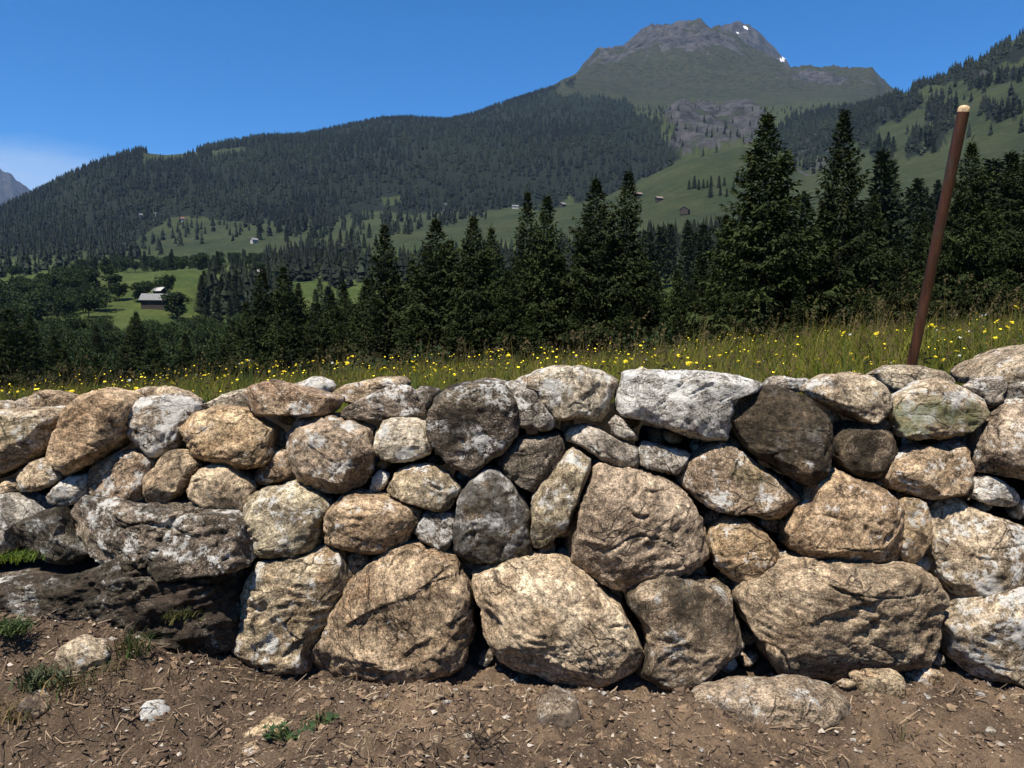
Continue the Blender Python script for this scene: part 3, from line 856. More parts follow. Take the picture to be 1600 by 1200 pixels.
ws(R3, [(0,150),(80,135),(205,155),(285,290),(358,400),(260,425),(150,420),(85,402),(50,250)], 'grey', front=0.0, Lichen=0.6, hd=0.11)
ws(R3, [(695,275),(708,180),(738,78),(800,68),(920,73),(1200,78),(1400,98),(1555,140),(1535,185),(1480,205),(1408,215),(1395,300),(1355,380),(1322,465),(1210,485),(1100,447),(960,395),(820,355),(715,335)], 'white', front=-0.04, facets=8, flat=3.4, hd=0.17, label='large block crusted almost white with lichen on top of the wall')
ws(R3, [(798,72),(850,52),(895,70),(850,86)], 'grey', front=0.10, hd=0.02)
ws(R4, [(-165,330),(-130,258),(0,245),(130,240),(270,285),(350,370),(433,470),(428,620),(402,735),(290,815),(180,775),(90,705),(-20,645),(-120,545),(-175,430)], 'moss', front=-0.05, Dark=0.74, Lichen=0.55, label='big round boulder furred with dark brown moss')
ws(R3, [(-30,590),(120,468),(250,462),(372,436),(395,540),(352,605),(303,685),(212,797),(120,745),(-10,660)], 'dark', front=0.02, facets=9, rough=1.3, Lichen=0.3)
ws(R3, [(380,460),(430,408),(520,393),(600,418),(680,468),(825,520),(830,645),(700,645),(580,585),(460,505),(395,493)], 'grey', front=0.02, facets=8, Lichen=0.45, hd=0.10)
ws(R3, [(650,382),(690,337),(740,357),(782,420),(855,493),(740,485),(668,445)], 'grey', front=0.02)
ws(R3, [(815,540),(860,492),(960,517),(1145,558),(1092,645),(1040,685),(920,665),(836,635)], 'grey', front=0.02, Lichen=0.55)
ws(R3, [(197,820),(248,740),(328,660),(398,570),(450,537),(558,600),(533,680),(493,760),(443,900),(383,1003),(300,1065),(220,1117),(176,1093),(187,960)], 'olive', front=-0.01, label='slanting greenish elongated stone')
ws(R3, [(384,1120),(418,980),(468,870),(528,740),(590,626),(660,636),(820,656),(950,688),(1062,748),(1133,828),(1188,890),(1213,1000),(1248,1080),(1248,1190),(1013,1262),(796,1315),(663,1357),(545,1272),(408,1172)], 'brown', front=-0.04, facets=9, rough=1.15, hd=0.19, Lichen=0.25, label='massive brown boulder in the middle of the wall')
ws(R3, [(1060,650),(1140,588),(1250,528),(1320,487),(1400,528),(1500,600),(1600,660),(1705,745),(1798,823),(1782,855),(1700,915),(1600,940),(1400,905),(1250,875),(1155,825),(1072,740)], 'brown', front=-0.01, Lichen=0.5, Green=0.2)
ws(PXL, [(1106,850),(1111,825),(1130,809),(1165,811),(1195,831),(1214,852),(1216,875),(1196,894),(1165,907),(1139,902),(1116,880)], 'gold', front=0.0, flat=2.4, Lichen=0.45)
ws(R4, [(270,260),(330,208),(420,173),(540,157),(680,178),(785,240),(815,310),(793,405),(720,465),(600,445),(480,395),(355,322)], 'pale', front=-0.02, flat=2.5, label='pale egg-shaped coping stone')
ws(R4, [(40,240),(80,190),(150,178),(250,200),(330,190),(300,270),(120,290)], 'grey', front=0.16)
ws(R4, [(670,175),(800,117),(980,117),(1100,147),(1205,230),(1120,260),(900,300),(780,270)], 'pale', front=0.17)
ws(R4, [(785,390),(830,300),(960,228),(1080,192),(1200,237),(1322,318),(1370,370),(1333,435),(1250,505),(1100,547),(930,552),(822,525)], 'pale', front=-0.03, flat=2.5, Green=0.75, Lichen=0.62, label='rounded coping stone with a green lichen patch')
ws(R4, [(428,560),(500,457),(580,447),(700,477),(793,507),(835,620),(783,725),(720,806),(620,785),(500,715),(436,645)], 'moss', front=0.02, facets=9, Dark=0.7, Lichen=0.2, Rust=0.8)
ws(R4, [(765,790),(797,700),(900,628),(1020,592),(1120,607),(1200,567),(1263,567),(1250,700),(1254,820),(1203,885),(1050,897),(900,887),(797,855)], 'tan', front=-0.01, Lichen=0.55)
ws(R4, [(1247,640),(1288,520),(1368,400),(1450,328),(1600,298),(1790,300),(1790,820),(1600,800),(1450,766),(1265,736)], 'brown', front=-0.04, facets=8, Rust=0.6)
ws(R4, [(1258,175),(1330,108),(1450,57),(1600,5),(1760,-10),(1760,250),(1550,235),(1440,220),(1280,235)], 'tan', front=0.03, hd=0.2)
ws(R4, [(1245,240),(1330,198),(1440,177),(1490,230),(1440,335),(1380,385),(1315,305)], 'grey', front=0.0, facets=10, rough=1.4)
ws(R4, [(1470,235),(1600,178),(1760,200),(1760,345),(1560,350),(1430,340)], 'grey', front=0.0, Dark=0.4)
ws(R4, [(1283,850),(1350,767),(1430,787),(1533,850),(1575,910),(1533,965),(1400,945),(1278,912)], 'white', front=0.01, Lichen=0.6, facets=8)
ws(R4, [(1575,930),(1620,917),(1700,960),(1650,1025),(1585,1003)], 'white', front=0.04)
ws(R4, [(300,900),(328,808),(430,742),(510,747),(640,807),(763,848),(813,930),(824,1100),(814,1205),(780,1262),(600,1254),(400,1250),(250,1237),(165,1187),(146,1080),(220,960)], 'tan', front=-0.04, facets=8, Lichen=0.45, label='blocky boulder with a grey-white upper face')
ws(R4, [(836,980),(910,912),(990,917),(1033,1000),(1023,1120),(993,1235),(940,1291),(868,1276),(821,1180)], 'gold', front=-0.01, flat=2.3)
ws(PXL, [(1454,803),(1473,784),(1500,777),(1527,795),(1560,809),(1590,823),(1640,832),(1640,895),(1600,900),(1551,910),(1513,922),(1475,928),(1461,890),(1452,839)], 'tan', front=-0.03, facets=9, Lichen=0.6)
ws(R6, [(215,150),(330,163),(450,138),(540,102),(612,118),(643,190),(663,260),(603,370),(563,450),(495,570),(465,640),(475,735),(390,757),(260,697),(138,668),(58,612),(76,520),(116,400),(176,240)], 'gold', front=0.0, facets=8, rough=1.2, hd=0.15, label='yellowish upright boulder beside the dark outcrop')
ws(R6, [(640,150),(720,136),(760,175),(705,255),(655,275)], 'tan', front=0.05)
ws(R6, [(635,290),(720,208),(850,127),(960,111),(1090,116),(1183,168),(1245,270),(1276,430),(1268,570),(1205,690),(1060,765),(900,740),(740,710),(600,750),(475,728),(463,630),(517,540),(577,400)], 'tan', front=-0.05, facets=6, hd=0.19, flat=3.2, Lichen=0.35, label='huge slab-faced foundation boulder with streaked face')
ws(R7, [(60,240),(150,187),(290,152),(420,156),(540,177),(640,257),(740,347),(823,398),(865,520),(900,590),(876,657),(763,728),(660,778),(560,793),(460,758),(355,698),(195,668),(145,560),(105,430),(65,320)], 'pale', front=-0.04, facets=8, hd=0.19, Lichen=0.25, Dark=0.25, Rust=0.5, label='broad beige foundation boulder with chipped facets')
ws(R7, [(810,320),(880,257),(980,221),(1080,241),(1240,276),(1333,317),(1346,430),(1387,560),(1355,628),(1200,708),(1060,773),(960,753),(868,747),(886,640),(897,540),(886,450),(824,380)], 'moss', front=-0.02, Dark=0.62, Lichen=0.5, facets=8, label='mottled foundation stone with black moss and a white streak')
ws(R8, [(5,350),(56,260),(180,202),(400,161),(620,170),(800,166),(920,196),(1003,248),(1050,370),(1015,500),(965,625),(900,688),(750,708),(550,718),(350,703),(195,676),(105,540),(34,430)], 'tan', front=-0.05, flat=3.0, hd=0.20, Lichen=0.2, label='very wide rounded brown foundation boulder')
ws(R8, [(1025,460),(1130,367),(1260,296),(1453,261),(1600,256),(1760,400),(1760,820),(1453,788),(1300,748),(1145,708),(1075,645),(1055,560)], 'pale', front=-0.03, Lichen=0.6, hd=0.18)
ws(PXL, [(-40,775),(25,767),(60,779),(80,800),(45,822),(38,852),(0,864),(-60,855)], 'grey', front=0.0, Soil=0.3)
ws(R7, [(1105,742),(1200,685),(1278,698),(1235,757),(1150,787)], 'gold', front=0.02)
ws(R7, [(1275,705),(1340,637),(1366,690),(1312,727)], 'white', front=0.02)
wr = np.random.default_rng(8)
cand = np.stack([wr.uniform(420, 1590, 5000), wr.uniform(635, 1030, 5000)], 1)
segs = np.array([(p_[i][0], p_[i][1], p_[(i + 1) % len(p_)][0], p_[(i + 1) % len(p_)][1]) for p_ in WPOLY for i in range(len(p_))])
inside = np.zeros(len(cand), bool)
for p_ in WPOLY: inside |= in_poly(cand[:, 0], cand[:, 1], p_)
cand = cand[~inside]
ex, ey = segs[:, 2] - segs[:, 0], segs[:, 3] - segs[:, 1]
tq = np.clip(((cand[:, :1] - segs[:, 0]) * ex + (cand[:, 1:] - segs[:, 1]) * ey) / (ex * ex + ey * ey + 1e-9), 0, 1)
dq = np.hypot(cand[:, :1] - segs[:, 0] - tq * ex, cand[:, 1:] - segs[:, 1] - tq * ey).min(1)
placed = []
for i in np.argsort(-dq):
    if len(placed) >= 44 or dq[i] < 2.5: break
    if any(math.hypot(cand[i, 0] - p_[0], cand[i, 1] - p_[1]) < 26 for p_ in placed): continue
    placed.append(cand[i])
for k, (cx, cy) in enumerate(placed):
    rnd = random.Random(3000 + k); w_, h_ = rnd.uniform(11, 20), rnd.uniform(8, 14); rot = rnd.uniform(-0.8, 0.8)
    pts = []
    for j in range(7):
        a = 2 * math.pi * j / 7; q_ = rnd.uniform(0.8, 1.2)
        x_, y_ = math.cos(a) * w_ * q_, math.sin(a) * h_ * q_
        pts.append((cx + x_ * math.cos(rot) - y_ * math.sin(rot), cy + x_ * math.sin(rot) + y_ * math.cos(rot)))
    ws(PXL, pts, rnd.choice(['tan', 'brown', 'grey', 'tan', 'dark']), front=rnd.uniform(0.09, 0.15), hd=0.03)
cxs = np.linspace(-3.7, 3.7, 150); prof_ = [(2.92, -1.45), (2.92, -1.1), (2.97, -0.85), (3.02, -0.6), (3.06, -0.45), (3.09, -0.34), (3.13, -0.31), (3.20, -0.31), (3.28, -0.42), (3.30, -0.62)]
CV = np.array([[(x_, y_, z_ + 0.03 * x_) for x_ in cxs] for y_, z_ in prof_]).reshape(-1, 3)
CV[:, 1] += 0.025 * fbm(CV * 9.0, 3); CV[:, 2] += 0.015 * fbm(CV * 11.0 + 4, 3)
m_joint_shade = simple_mat('joint_shade_black', (0.010, 0.0075, 0.0055), 0.4, 14, 0.95, 0.05, 0.8, 60)  # near-black sheet added behind the stones; its colour paints the joints' deep shade
shade_backing = obj('joint_shade_backing', mesh_np('joint_shade_backing', CV - np.array(wall.location), grid_faces(len(prof_), len(cxs))), m_joint_shade, wall)
# the wall runs on past both edges of the picture
for side in (-1, 1):
    for ri, (yy, hh) in enumerate(((672, 92), (770, 96), (875, 110), (990, 124))):
        xx = -42 if side < 0 else 1642
        k = 0
        while abs(xx - 800) < 1480:
            rnd = random.Random(side * 50 + ri * 9 + k + 400); k += 1
            wd = rnd.uniform(95, 170)
            cx = xx + side * wd / 2
            if side > 0 and ri == 0: pass
            cy = yy + rnd.uniform(-8, 8) + (-0.04 if side > 0 else 0.02) * (abs(cx - 800) - 800) * (1 if ri == 0 else 0.4) * 0.5
            pts = []
            for j in range(9):
                a = 2 * math.pi * j / 9 + rnd.uniform(-0.2, 0.2)
                rr = rnd.uniform(0.92, 1.1)
                pts.append((cx + math.copysign(abs(math.cos(a)) ** 0.75, math.cos(a)) * wd / 2 * rr, cy - math.copysign(abs(math.sin(a)) ** 0.75, math.sin(a)) * hh / 2 * rr))
            ws(PXL, pts[::-1], rnd.choice(['tan', 'brown', 'grey', 'pale', 'tan', 'dark', 'olive']), front=rnd.uniform(-0.04, 0.02), px_per=8)
            xx += side * wd * 0.97

def on_soil(px, py):
    """point of the soil that shows at (px, py)"""
    for Y in np.arange(1.6, 2.9, 0.01):
        p = at(px, py, Y)
        if p[2] <= float(z_near(p[0], p[1], False)): return np.array([p[0], p[1], float(z_near(np.array([p[0]]), np.array([p[1]]))[0])])
    return at(px, py, 2.5)

# ------------------------------------------------------------------ outcrop under the wall's lower end and stones in the soil
def boulder(reg, pts, preset, label, group=None, name='boulder', cat='boulder', **kw):
    if 'yc' in kw:
        ys = [p_[1] for p_ in pts]; xs = [p_[0] for p_ in pts]
        kw['yc'] = on_soil(sum(xs) / len(xs), max(ys) * 0.58 + min(ys) * 0.42)[1] + 0.015
    o = add_stone(reg, pts, preset, name, None, **kw)
    return tag(o, label, cat, group)
boulder(PXL, [(90,794),(131,777),(184,775),(212,788),(262,791),(318,792),(367,798),(390,811),(405,845),(406,868),(350,886),(310,898),(276,887),(262,872),(215,878),(165,868),(125,856),(98,828)], 'crag',
        'long dark ledge of rock with a white lichen patch, upper of two under the wall', 'rock outcrop', front=-0.10, hd=0.2, facets=12, rough=2.0, flat=3.2, Lichen=0.60, px_per=3.6)
boulder(PXL, [(32,815),(60,801),(97,793),(112,830),(153,864),(120,880),(70,876),(38,852)], 'crag', 'small blackish rock at the left end of the dark ledge', 'rock outcrop', front=-0.05, facets=9, rough=1.0, Dark=0.6)
boulder(PXL, [(-60,905),(0,900),(60,895),(130,892),(200,866),(265,870),(320,886),(382,876),(400,900),(383,962),(367,1010),(340,1010),(300,1010),(255,1010),(215,990),(170,1008),(130,990),(60,972),(0,962),(-60,940)], 'crag',
        'broad dark rock ledge smeared with soil and moss, lower of two under the wall', 'rock outcrop', front=-0.10, hd=0.24, facets=14, rough=2.2, flat=3.2, Soil=0.68, Lichen=0.54, px_per=3.6)
boulder(PXL, [(95,1010),(120,998),(150,1003),(172,1022),(165,1050),(130,1062),(98,1048)], 'tan', 'small tan stone under the overhang of the dark ledge', name='stone', cat='stone', yc=2.36, hd=0.06)
boulder(PXL, [(1065,1080),(1100,1058),(1180,1044),(1260,1042),(1315,1052),(1345,1085),(1320,1110),(1240,1130),(1150,1150),(1085,1140)], 'buried',
        'broad half-buried slab in the soil under the wide foundation boulder', yc=2.42, hd=0.15, facets=7, rough=1.0, Lichen=0.5, Soil=0.66, flat=2.2).location.z -= 0.062
boulder(PXL, [(1333,1058),(1370,1050),(1408,1053),(1415,1092),(1395,1108),(1360,1098),(1338,1075)], 'gold', 'small yellowish wedge stone sitting on the soil below the wide boulder', name='stone', cat='stone', yc=2.36, hd=0.06, Lichen=0.2)
boulder(PXL, [(1420,1055),(1448,1036),(1478,1055),(1484,1076),(1462,1090),(1428,1076)], 'tan', 'small crumbly tan stone in the gap beside the wide boulder', name='stone', cat='stone', yc=2.40, hd=0.05, Soil=0.4)
boulder(PXL, [(835,1105),(868,1085),(900,1098),(918,1130),(905,1160),(868,1165),(840,1140)], 'buried', 'rounded stone half sunk in bare soil below the beige boulder', name='stone', cat='stone', yc=2.26, hd=0.10)
boulder(PXL, [(210,1115),(225,1098),(250,1099),(267,1118),(250,1134),(215,1135)], 'white', 'small white quartz stone lying on the dark soil', name='stone', cat='stone', yc=2.13, hd=0.04, facets=9)
boulder(PXL, [(362,1163),(385,1148),(420,1138),(455,1146),(440,1156),(400,1160)], 'gold', 'thin flat yellowish slab lying by the green weed', name='stone', cat='stone', yc=2.07, hd=0.05, facets=8, Lichen=0.15).location.z += 0.022
boulder(PXL, [(375,1178),(395,1168),(415,1175),(400,1188)], 'tan', 'small flat tan chip below the yellowish slab', name='stone', cat='stone', yc=2.02, hd=0.025).location.z += 0.012
boulder(PXL, [(545,1170),(558,1160),(572,1170),(565,1182),(550,1182)], 'white', 'little white chip of rock beside the green weed', name='stone', cat='stone', yc=2.02, hd=0.02)
boulder(PXL, [(40,1090),(60,1082),(85,1100),(70,1140),(45,1150),(35,1120)], 'buried', 'tan stone half sunk in litter at the edge of the grass tuft', name='stone', cat='stone', yc=2.14, hd=0.06)
boulder(PXL, [(560,1065),(590,1058),(603,1072),(580,1082)], 'tan', 'small tan stone on the soil under the slab-faced boulder', name='stone', cat='stone', yc=2.33, hd=0.03)
boulder(PXL, [(785,1068),(808,1060),(816,1072),(800,1082),(788,1078)], 'pale', 'pale pebble-sized stone on the soil below the beige boulder', name='stone', cat='stone', yc=2.33, hd=0.025)
boulder(PXL, [(415,1078),(440,1070),(458,1078),(440,1090),(420,1088)], 'buried', 'flat tan stone pressed into soil below the yellowish boulder', name='stone', cat='stone', yc=2.28, hd=0.03)
boulder(PXL, [(1025,1082),(1044,1068),(1070,1078),(1060,1090),(1035,1092)], 'brown', 'brown stone lodged in the shade under the mottled foundation stone', name='stone', cat='stone', yc=2.38, hd=0.04)
boulder(PXL, [(515,1192),(548,1184),(556,1198),(552,1215),(518,1215)], 'gold', 'yellowish stone beside the green weed at the soil edge', name='stone', cat='stone', yc=1.98, hd=0.04)

RUB = []
for k in range(6):
    a_ = np.linspace(0, 2 * math.pi, 9)[:-1]
    rr_ = np.random.default_rng(k + 3).uniform(0.75, 1.2, 8)
    c_, s_, q_, f_ = stone_mesh(np.stack([np.cos(a_) * rr_, np.sin(a_) * rr_ * 0.7], 1) * 0.05, 0.045, 700 + k, 9, 5)
    me = mesh_np('stone', q_, f_); me.materials.append(stone_mat(['tan', 'pale', 'brown', 'gold', 'buried', 'grey'][k])); RUB.append(me)
rrnd = random.Random(12)
for k in range(95):
    px = rrnd.uniform(330, 1620); py = rrnd.uniform(1062, 1110) if k < 65 else rrnd.uniform(1090, 1200)
    p = on_soil(px, py)
    o = obj('small_stone', rrnd.choice(RUB), None, None, (p[0], p[1], p[2] - 0.002))
    sc_ = rrnd.uniform(0.12, 0.30) * (1.9 if rrnd.random() < 0.2 else 1.0)
    o.scale = (sc_ * rrnd.uniform(0.8, 1.3), sc_, sc_ * rrnd.uniform(0.6, 1.0)); o.rotation_euler = (rrnd.uniform(-0.5, 0.5), rrnd.uniform(-0.5, 0.5), rrnd.uniform(0, 6.3))
    tag(o, 'small loose stone among the rubble strewn on the soil along the wall foot', 'stone', 'rubble along the wall foot')

# ------------------------------------------------------------------ wooden handle standing behind the wall
def lathe(profile, a, b, seg=20, ell=1.0):
    """profile: (t along a->b, radius)"""
    a, b = np.array(a, float), np.array(b, float)
    d = b - a; L = np.linalg.norm(d); d /= L
    u = np.cross(d, (0, 1, 0)); u /= np.linalg.norm(u); w = np.cross(d, u)
    V, Fq = [], []
    for t_, r in profile:
        for k in range(seg):
            an = 2 * math.pi * k / seg
            V.append(a + d * L * t_ + u * r * math.cos(an) + w * r * ell * math.sin(an))
    n = len(profile)
    for i in range(n - 1):
        for k in range(seg):
            Fq.append((i * seg + k, i * seg + (k + 1) % seg, (i + 1) * seg + (k + 1) % seg, (i + 1) * seg + k))
    return np.array(V), np.array(Fq)
top = at(1507, 166, 2.98); mid = at(1424, 572, 3.16)
zb = z_meadow(mid[0], 3.2) - 0.12
dirv = (mid - top); bot = top + dirv * ((zb - top[2]) / dirv[2])
m_wood, t, bs, _ = new_mat('handle_wood')
tc = t.new('ShaderNodeTexCoord'); mp = t.new('ShaderNodeMapping'); t.l.new(tc.outputs['Object'], mp.inputs[0]); mp.inputs['Scale'].default_value = (60, 60, 3)
mp.inputs['Rotation'].default_value = (0, 0.2, 0)
nz = t.noise(mp.outputs[0], 1.0, 6, 0.65)
n2 = t.noise(tc.outputs['Object'], 9, 6, 0.65)
cc = t.mix(t.rng(nz, 0.35, 0.7), c4((0.032, 0.012, 0.006)), c4((0.075, 0.029, 0.014)))
cc = t.mix(t.rng(n2, 0.52, 0.72, 0, 0.6), cc, c4((0.045, 0.034, 0.025)))
t.l.new(cc, bs.inputs['Base Color']); bs.inputs['Roughness'].default_value = 0.45; bs.inputs['Specular IOR Level'].default_value = 0.35
t.l.new(t.bump(nz, 0.3, 0.003), bs.inputs['Normal'])
m_end = simple_mat('end_grain', (0.46, 0.33, 0.19), 0.3, 90, 0.7)
hnd = empty('tool_handle', bot)
tag(hnd, 'brown wooden tool handle standing upright and leaning behind the wall', 'tool handle')
Lh = np.linalg.norm(bot - top)
V, Fq = lathe([(0, 0.0185), (0.3, 0.0198), (0.6, 0.0207), (0.8, 0.0211), (0.93, 0.0217), (0.985, 0.0222)], bot, top, 24, 0.9)
o = obj('shaft', mesh_np('shaft', V - bot, Fq), m_wood, hnd)
e = 0.0222
V, Fq = lathe([(0.984, e * 1.002), (0.990, e * 0.985), (0.995, e * 0.93), (0.9985, e * 0.82), (1.0012, e * 0.6), (1.0028, e * 0.3), (1.0032, e * 0.01)], bot, top, 24, 0.9)
obj('rounded_end', mesh_np('rounded_end', V - bot, Fq), m_end, hnd)

# ------------------------------------------------------------------ meadow grass and flowers
def blades(base, height, width, lean, azim, col, curve=0.35):
    """each blade: 5 points, one quad and one triangle; returns verts, quads, tris, colours"""
    n = len(base)
    up = np.array([0, 0, 1.0])
    ld = np.stack([np.cos(azim), np.sin(azim), np.zeros(n)], 1)
    wd = np.stack([-np.sin(azim + 0.9), np.cos(azim + 0.9), np.zeros(n)], 1)
    mid = base + up * (height * 0.55)[:, None] + ld * (height * lean * 0.35)[:, None]
    tip = base + up * (height * (1 - 0.3 * lean))[:, None] + ld * (height * lean)[:, None]
    h = (width / 2)[:, None]
    V = np.stack([base - wd * h, base + wd * h, mid + wd * h * 0.75, mid - wd * h * 0.75, tip], 1).reshape(-1, 3)
    i = np.arange(n)[:, None] * 5
    return V, i + np.array([[0, 1, 2, 3]]), i + np.array([[3, 2, 4]]), np.repeat(col, 5, axis=0)

m_grass = foliage_mat('meadow_grass', (1.0, 1.0, 1.0), True, 0.3, 0.0, 1.2)
NB = 62000
y = 3.22 + 9.2 * RNG.random(NB) ** 1.6
x = (RNG.random(NB) * 2 - 1) * (0.74 * y + 0.9)
pz = np.stack([x, y, np.zeros(NB)], 1)
dens = fbm(pz * 0.9, 3)
keep = RNG.random(NB) < np.clip(0.75 + 0.7 * dens, 0.25, 1)
x, y, dens = x[keep], y[keep], dens[keep]
n = len(x)
hgt = RNG.uniform(0.10, 0.27, n) * np.clip(1 + 0.5 * dens, 0.7, 1.4) * (1 + 0.6 * sstep(1.2, 3.2, x)) * (1 - 0.35 * sstep(3.7, 3.2, y))
stem = RNG.random(n) < 0.06
hgt = np.where(stem, hgt * 1.45 + 0.05, hgt)
base = np.stack([x, y, z_near(x, y, False) - 0.02], 1)
hue = RNG.random(n)
tone = np.clip(0.5 + 0.8 * fbm(np.stack([x, y, np.zeros(n)], 1) * 1.4 + 4, 3), 0, 1)
green = np.stack([0.085 + 0.075 * hue, 0.112 + 0.06 * hue, 0.016 + 0.008 * hue], 1)
straw = np.stack([0.13 + 0.10 * hue, 0.110 + 0.08 * hue, 0.034 + 0.022 * hue], 1)
fs = (RNG.random(n) < 0.05 + 0.22 * tone) | stem
col = np.where(fs[:, None], straw, green) * RNG.uniform(0.7, 1.25, n)[:, None]
V, q4, q3, cv = blades(base, hgt, np.where(stem, 0.0032, RNG.uniform(0.003, 0.0065, n)) * (1 + 0.06 * y), RNG.uniform(0.05, 0.75, n) * np.where(stem, 0.5, 1), RNG.uniform(0, 6.28, n), col)
grass = obj('meadow_grass', mesh_np('meadow_grass', V, [q4, q3], True, cv), m_grass)
tag(grass, 'tall uncut meadow grass beyond the wall', 'grass', kind='stuff')
# seed heads: tiny spindles on the tallest stems
si = np.where(stem)[0]
tipz = base[si] + np.stack([np.zeros(len(si)), np.zeros(len(si)), hgt[si] * 0.9], 1)
Vh, Fh = [], []
for k in range(6):
    off = RNG.normal(0, 1, (len(si), 3)) * np.array([0.006, 0.006, 0.018])
    c0 = tipz + off
    d = RNG.normal(0, 1, (len(si), 3)) * 0.006
    Vh.append(np.stack([c0 - d, c0 + np.array([0.002, 0, 0.010]), c0 + d], 1).reshape(-1, 3))
Vh = np.concatenate(Vh)
sh = obj('seed_heads', mesh_np('seed_heads', Vh, np.arange(len(Vh)).reshape(-1, 3), True, np.tile(np.array([[0.11, 0.09, 0.045]]), (len(Vh), 1))), m_grass)
tag(sh, 'brownish grass seed heads over the meadow', 'grass', kind='stuff')

def flower_head_mesh(seed, petals, rad, layers=2):
    rnd = random.Random(seed)
    V, Fq = [], []
    for L in range(layers):
        for k in range(petals):
            a = 2 * math.pi * (k + 0.5 * L) / petals + rnd.uniform(-0.1, 0.1)
            r = rad * (1 - 0.3 * L) * rnd.uniform(0.85, 1.1)
            hw = 0.55 * math.pi / petals
            z1 = 0.004 + 0.004 * L + rnd.uniform(-0.002, 0.003)
            b = len(V)
            V += [(0.12 * r * math.cos(a), 0.12 * r * math.sin(a), 0.002 + 0.003 * L),
                  (0.75 * r * math.cos(a - hw), 0.75 * r * math.sin(a - hw), z1),
                  (r * math.cos(a), r * math.sin(a), z1 * 1.1),
                  (0.75 * r * math.cos(a + hw), 0.75 * r * math.sin(a + hw), z1)]
            Fq.append((b, b + 1, b + 2, b + 3))
    # calyx below
    b = len(V)
    for k in range(6):
        a = 2 * math.pi * k / 6
        V.append((0.28 * rad * math.cos(a), 0.28 * rad * math.sin(a), 0.003))
    V.append((0, 0, -0.009))
    tri = [(b + k, b + (k + 1) % 6, b + 6) for k in range(6)]
    return mesh_np('flower_head', np.array(V), [np.array(Fq), np.array(tri)], True)
def stem_mesh():
    V, Fq = lathe([(0, 0.0016), (1, 0.0011)], (0, 0, 0), (0, 0.0001, 1), 5)
    return mesh_np('stem', V, Fq)
m_yel = simple_mat('yellow_petals', (0.80, 0.62, 0.02), 0.12, 60, 0.6)
m_whi = simple_mat('white_petals', (0.66, 0.66, 0.58), 0.10, 60, 0.6)
m_stem = simple_mat('flower_stem', (0.07, 0.11, 0.03), 0.2, 20, 0.7)
yh = [flower_head_mesh(s, 9, 0.016, 2) for s in range(3)]
wh = [flower_head_mesh(s + 9, 7, 0.012, 1) for s in range(2)]
for m_ in yh: m_.materials.append(m_yel)
for m_ in wh: m_.materials.append(m_whi)
stm = stem_mesh(); stm.materials.append(m_stem)
FL = []
frnd = random.Random(31)
clusters = [(20,612,30,8,8),(110,610,25,6,4),(215,604,20,10,8),(260,596,35,10,14),(300,585,25,8,8),(330,580,30,10,10),(390,568,25,8,10),(440,575,30,10,8),(470,566,20,8,4),(540,566,25,10,8),(610,575,20,8,8),
            (650,572,20,8,8),(690,582,30,10,8),(770,552,30,5,12),(800,560,20,8,4),(860,575,40,15,8),(905,560,40,10,6),(960,568,30,12,8),(1010,560,30,12,10),(1070,570,40,14,10),(1130,560,30,10,6),(1190,565,40,15,10),
            (1250,572,40,14,10),(1325,525,8,5,6),(1370,522,5,3,3),(1330,560,40,16,10),(1400,575,30,12,8),(1455,515,14,8,8),(1500,518,28,9,16),(1535,490,8,5,5),(1560,530,30,14,8),(1590,480,8,8,4),(1480,560,40,15,10),(1560,505,30,16,10)]
for cx, cy, sx, sy, nn in clusters:
    for _ in range(nn):
        FL.append((frnd.gauss(cx, sx * 0.55), frnd.gauss(cy, sy * 0.6), 'y' if frnd.random() < 0.86 else 'w'))
ny = 0
for px, py, kd_ in FL:
    best = None
    for _ in range(30):
        Y = 3.3 + 6.0 * frnd.random() ** 1.3
        p = at(px, py, Y)
        zg = float(z_near(p[0], p[1], False))
        h = p[2] - zg
        if 0.14 < h < 0.46: best = (p, zg, h); break
    if not best: continue
    p, zg, h = best
    root = empty('yellow_flower' if kd_ == 'y' else 'white_flower', (p[0], p[1], zg))
    if kd_ == 'y': tag(root, 'small yellow daisy-like meadow flower on a thin stem beyond the wall', 'flower', 'yellow flowers in the meadow')
    else: tag(root, 'tiny white meadow flower on a thin stem beyond the wall', 'flower', 'white flowers in the meadow')
    s_ = obj('stem', stm, None, root); s_.scale = (1, 1, h); s_.rotation_euler = (frnd.uniform(-0.05, 0.05), frnd.uniform(-0.05, 0.05), 0)
    hd_ = obj('flower_head', frnd.choice(yh if kd_ == 'y' else wh), None, root)
    hd_.location = (0, 0, h); k = frnd.uniform(0.5, 1.0) * (0.75 + 0.05 * Y)
    hd_.scale = (k, k, k); hd_.rotation_euler = (frnd.uniform(0.1, 0.9), frnd.uniform(-0.4, 0.4), frnd.uniform(0, 6))

# the countless smaller heads further back in the meadow
NFs = 1500
fy = 4.2 + 7.5 * RNG.random(NFs); fx = (RNG.random(NFs) * 2 - 1) * (0.72 * fy + 0.6)
fk = fbm(np.stack([fx, fy, np.zeros(NFs)], 1) * 0.8 + 2, 2) + 0.12 * RNG.normal(size=NFs) > 0.12
fx, fy = fx[fk], fy[fk]; nf = len(fx)
fc = np.stack([fx, fy, z_near(fx, fy, False) + RNG.uniform(0.12, 0.34, nf)], 1)
hv_, fv_ = [], []
r_ = RNG.uniform(0.004, 0.010, nf)
for k in range(6):
    a_ = 6.283 * k / 6
    hv_.append(fc + np.stack([r_ * math.cos(a_), r_ * math.sin(a_) * 0.8, r_ * math.sin(a_) * 0.45], 1))
hv_.append(fc + np.array([0, 0, 0.004])); HV = np.stack(hv_, 1).reshape(-1, 3)
b7 = np.arange(nf)[:, None] * 7
HF = np.concatenate([b7 + np.array([[k, (k + 1) % 6, 6]]) for k in range(6)])
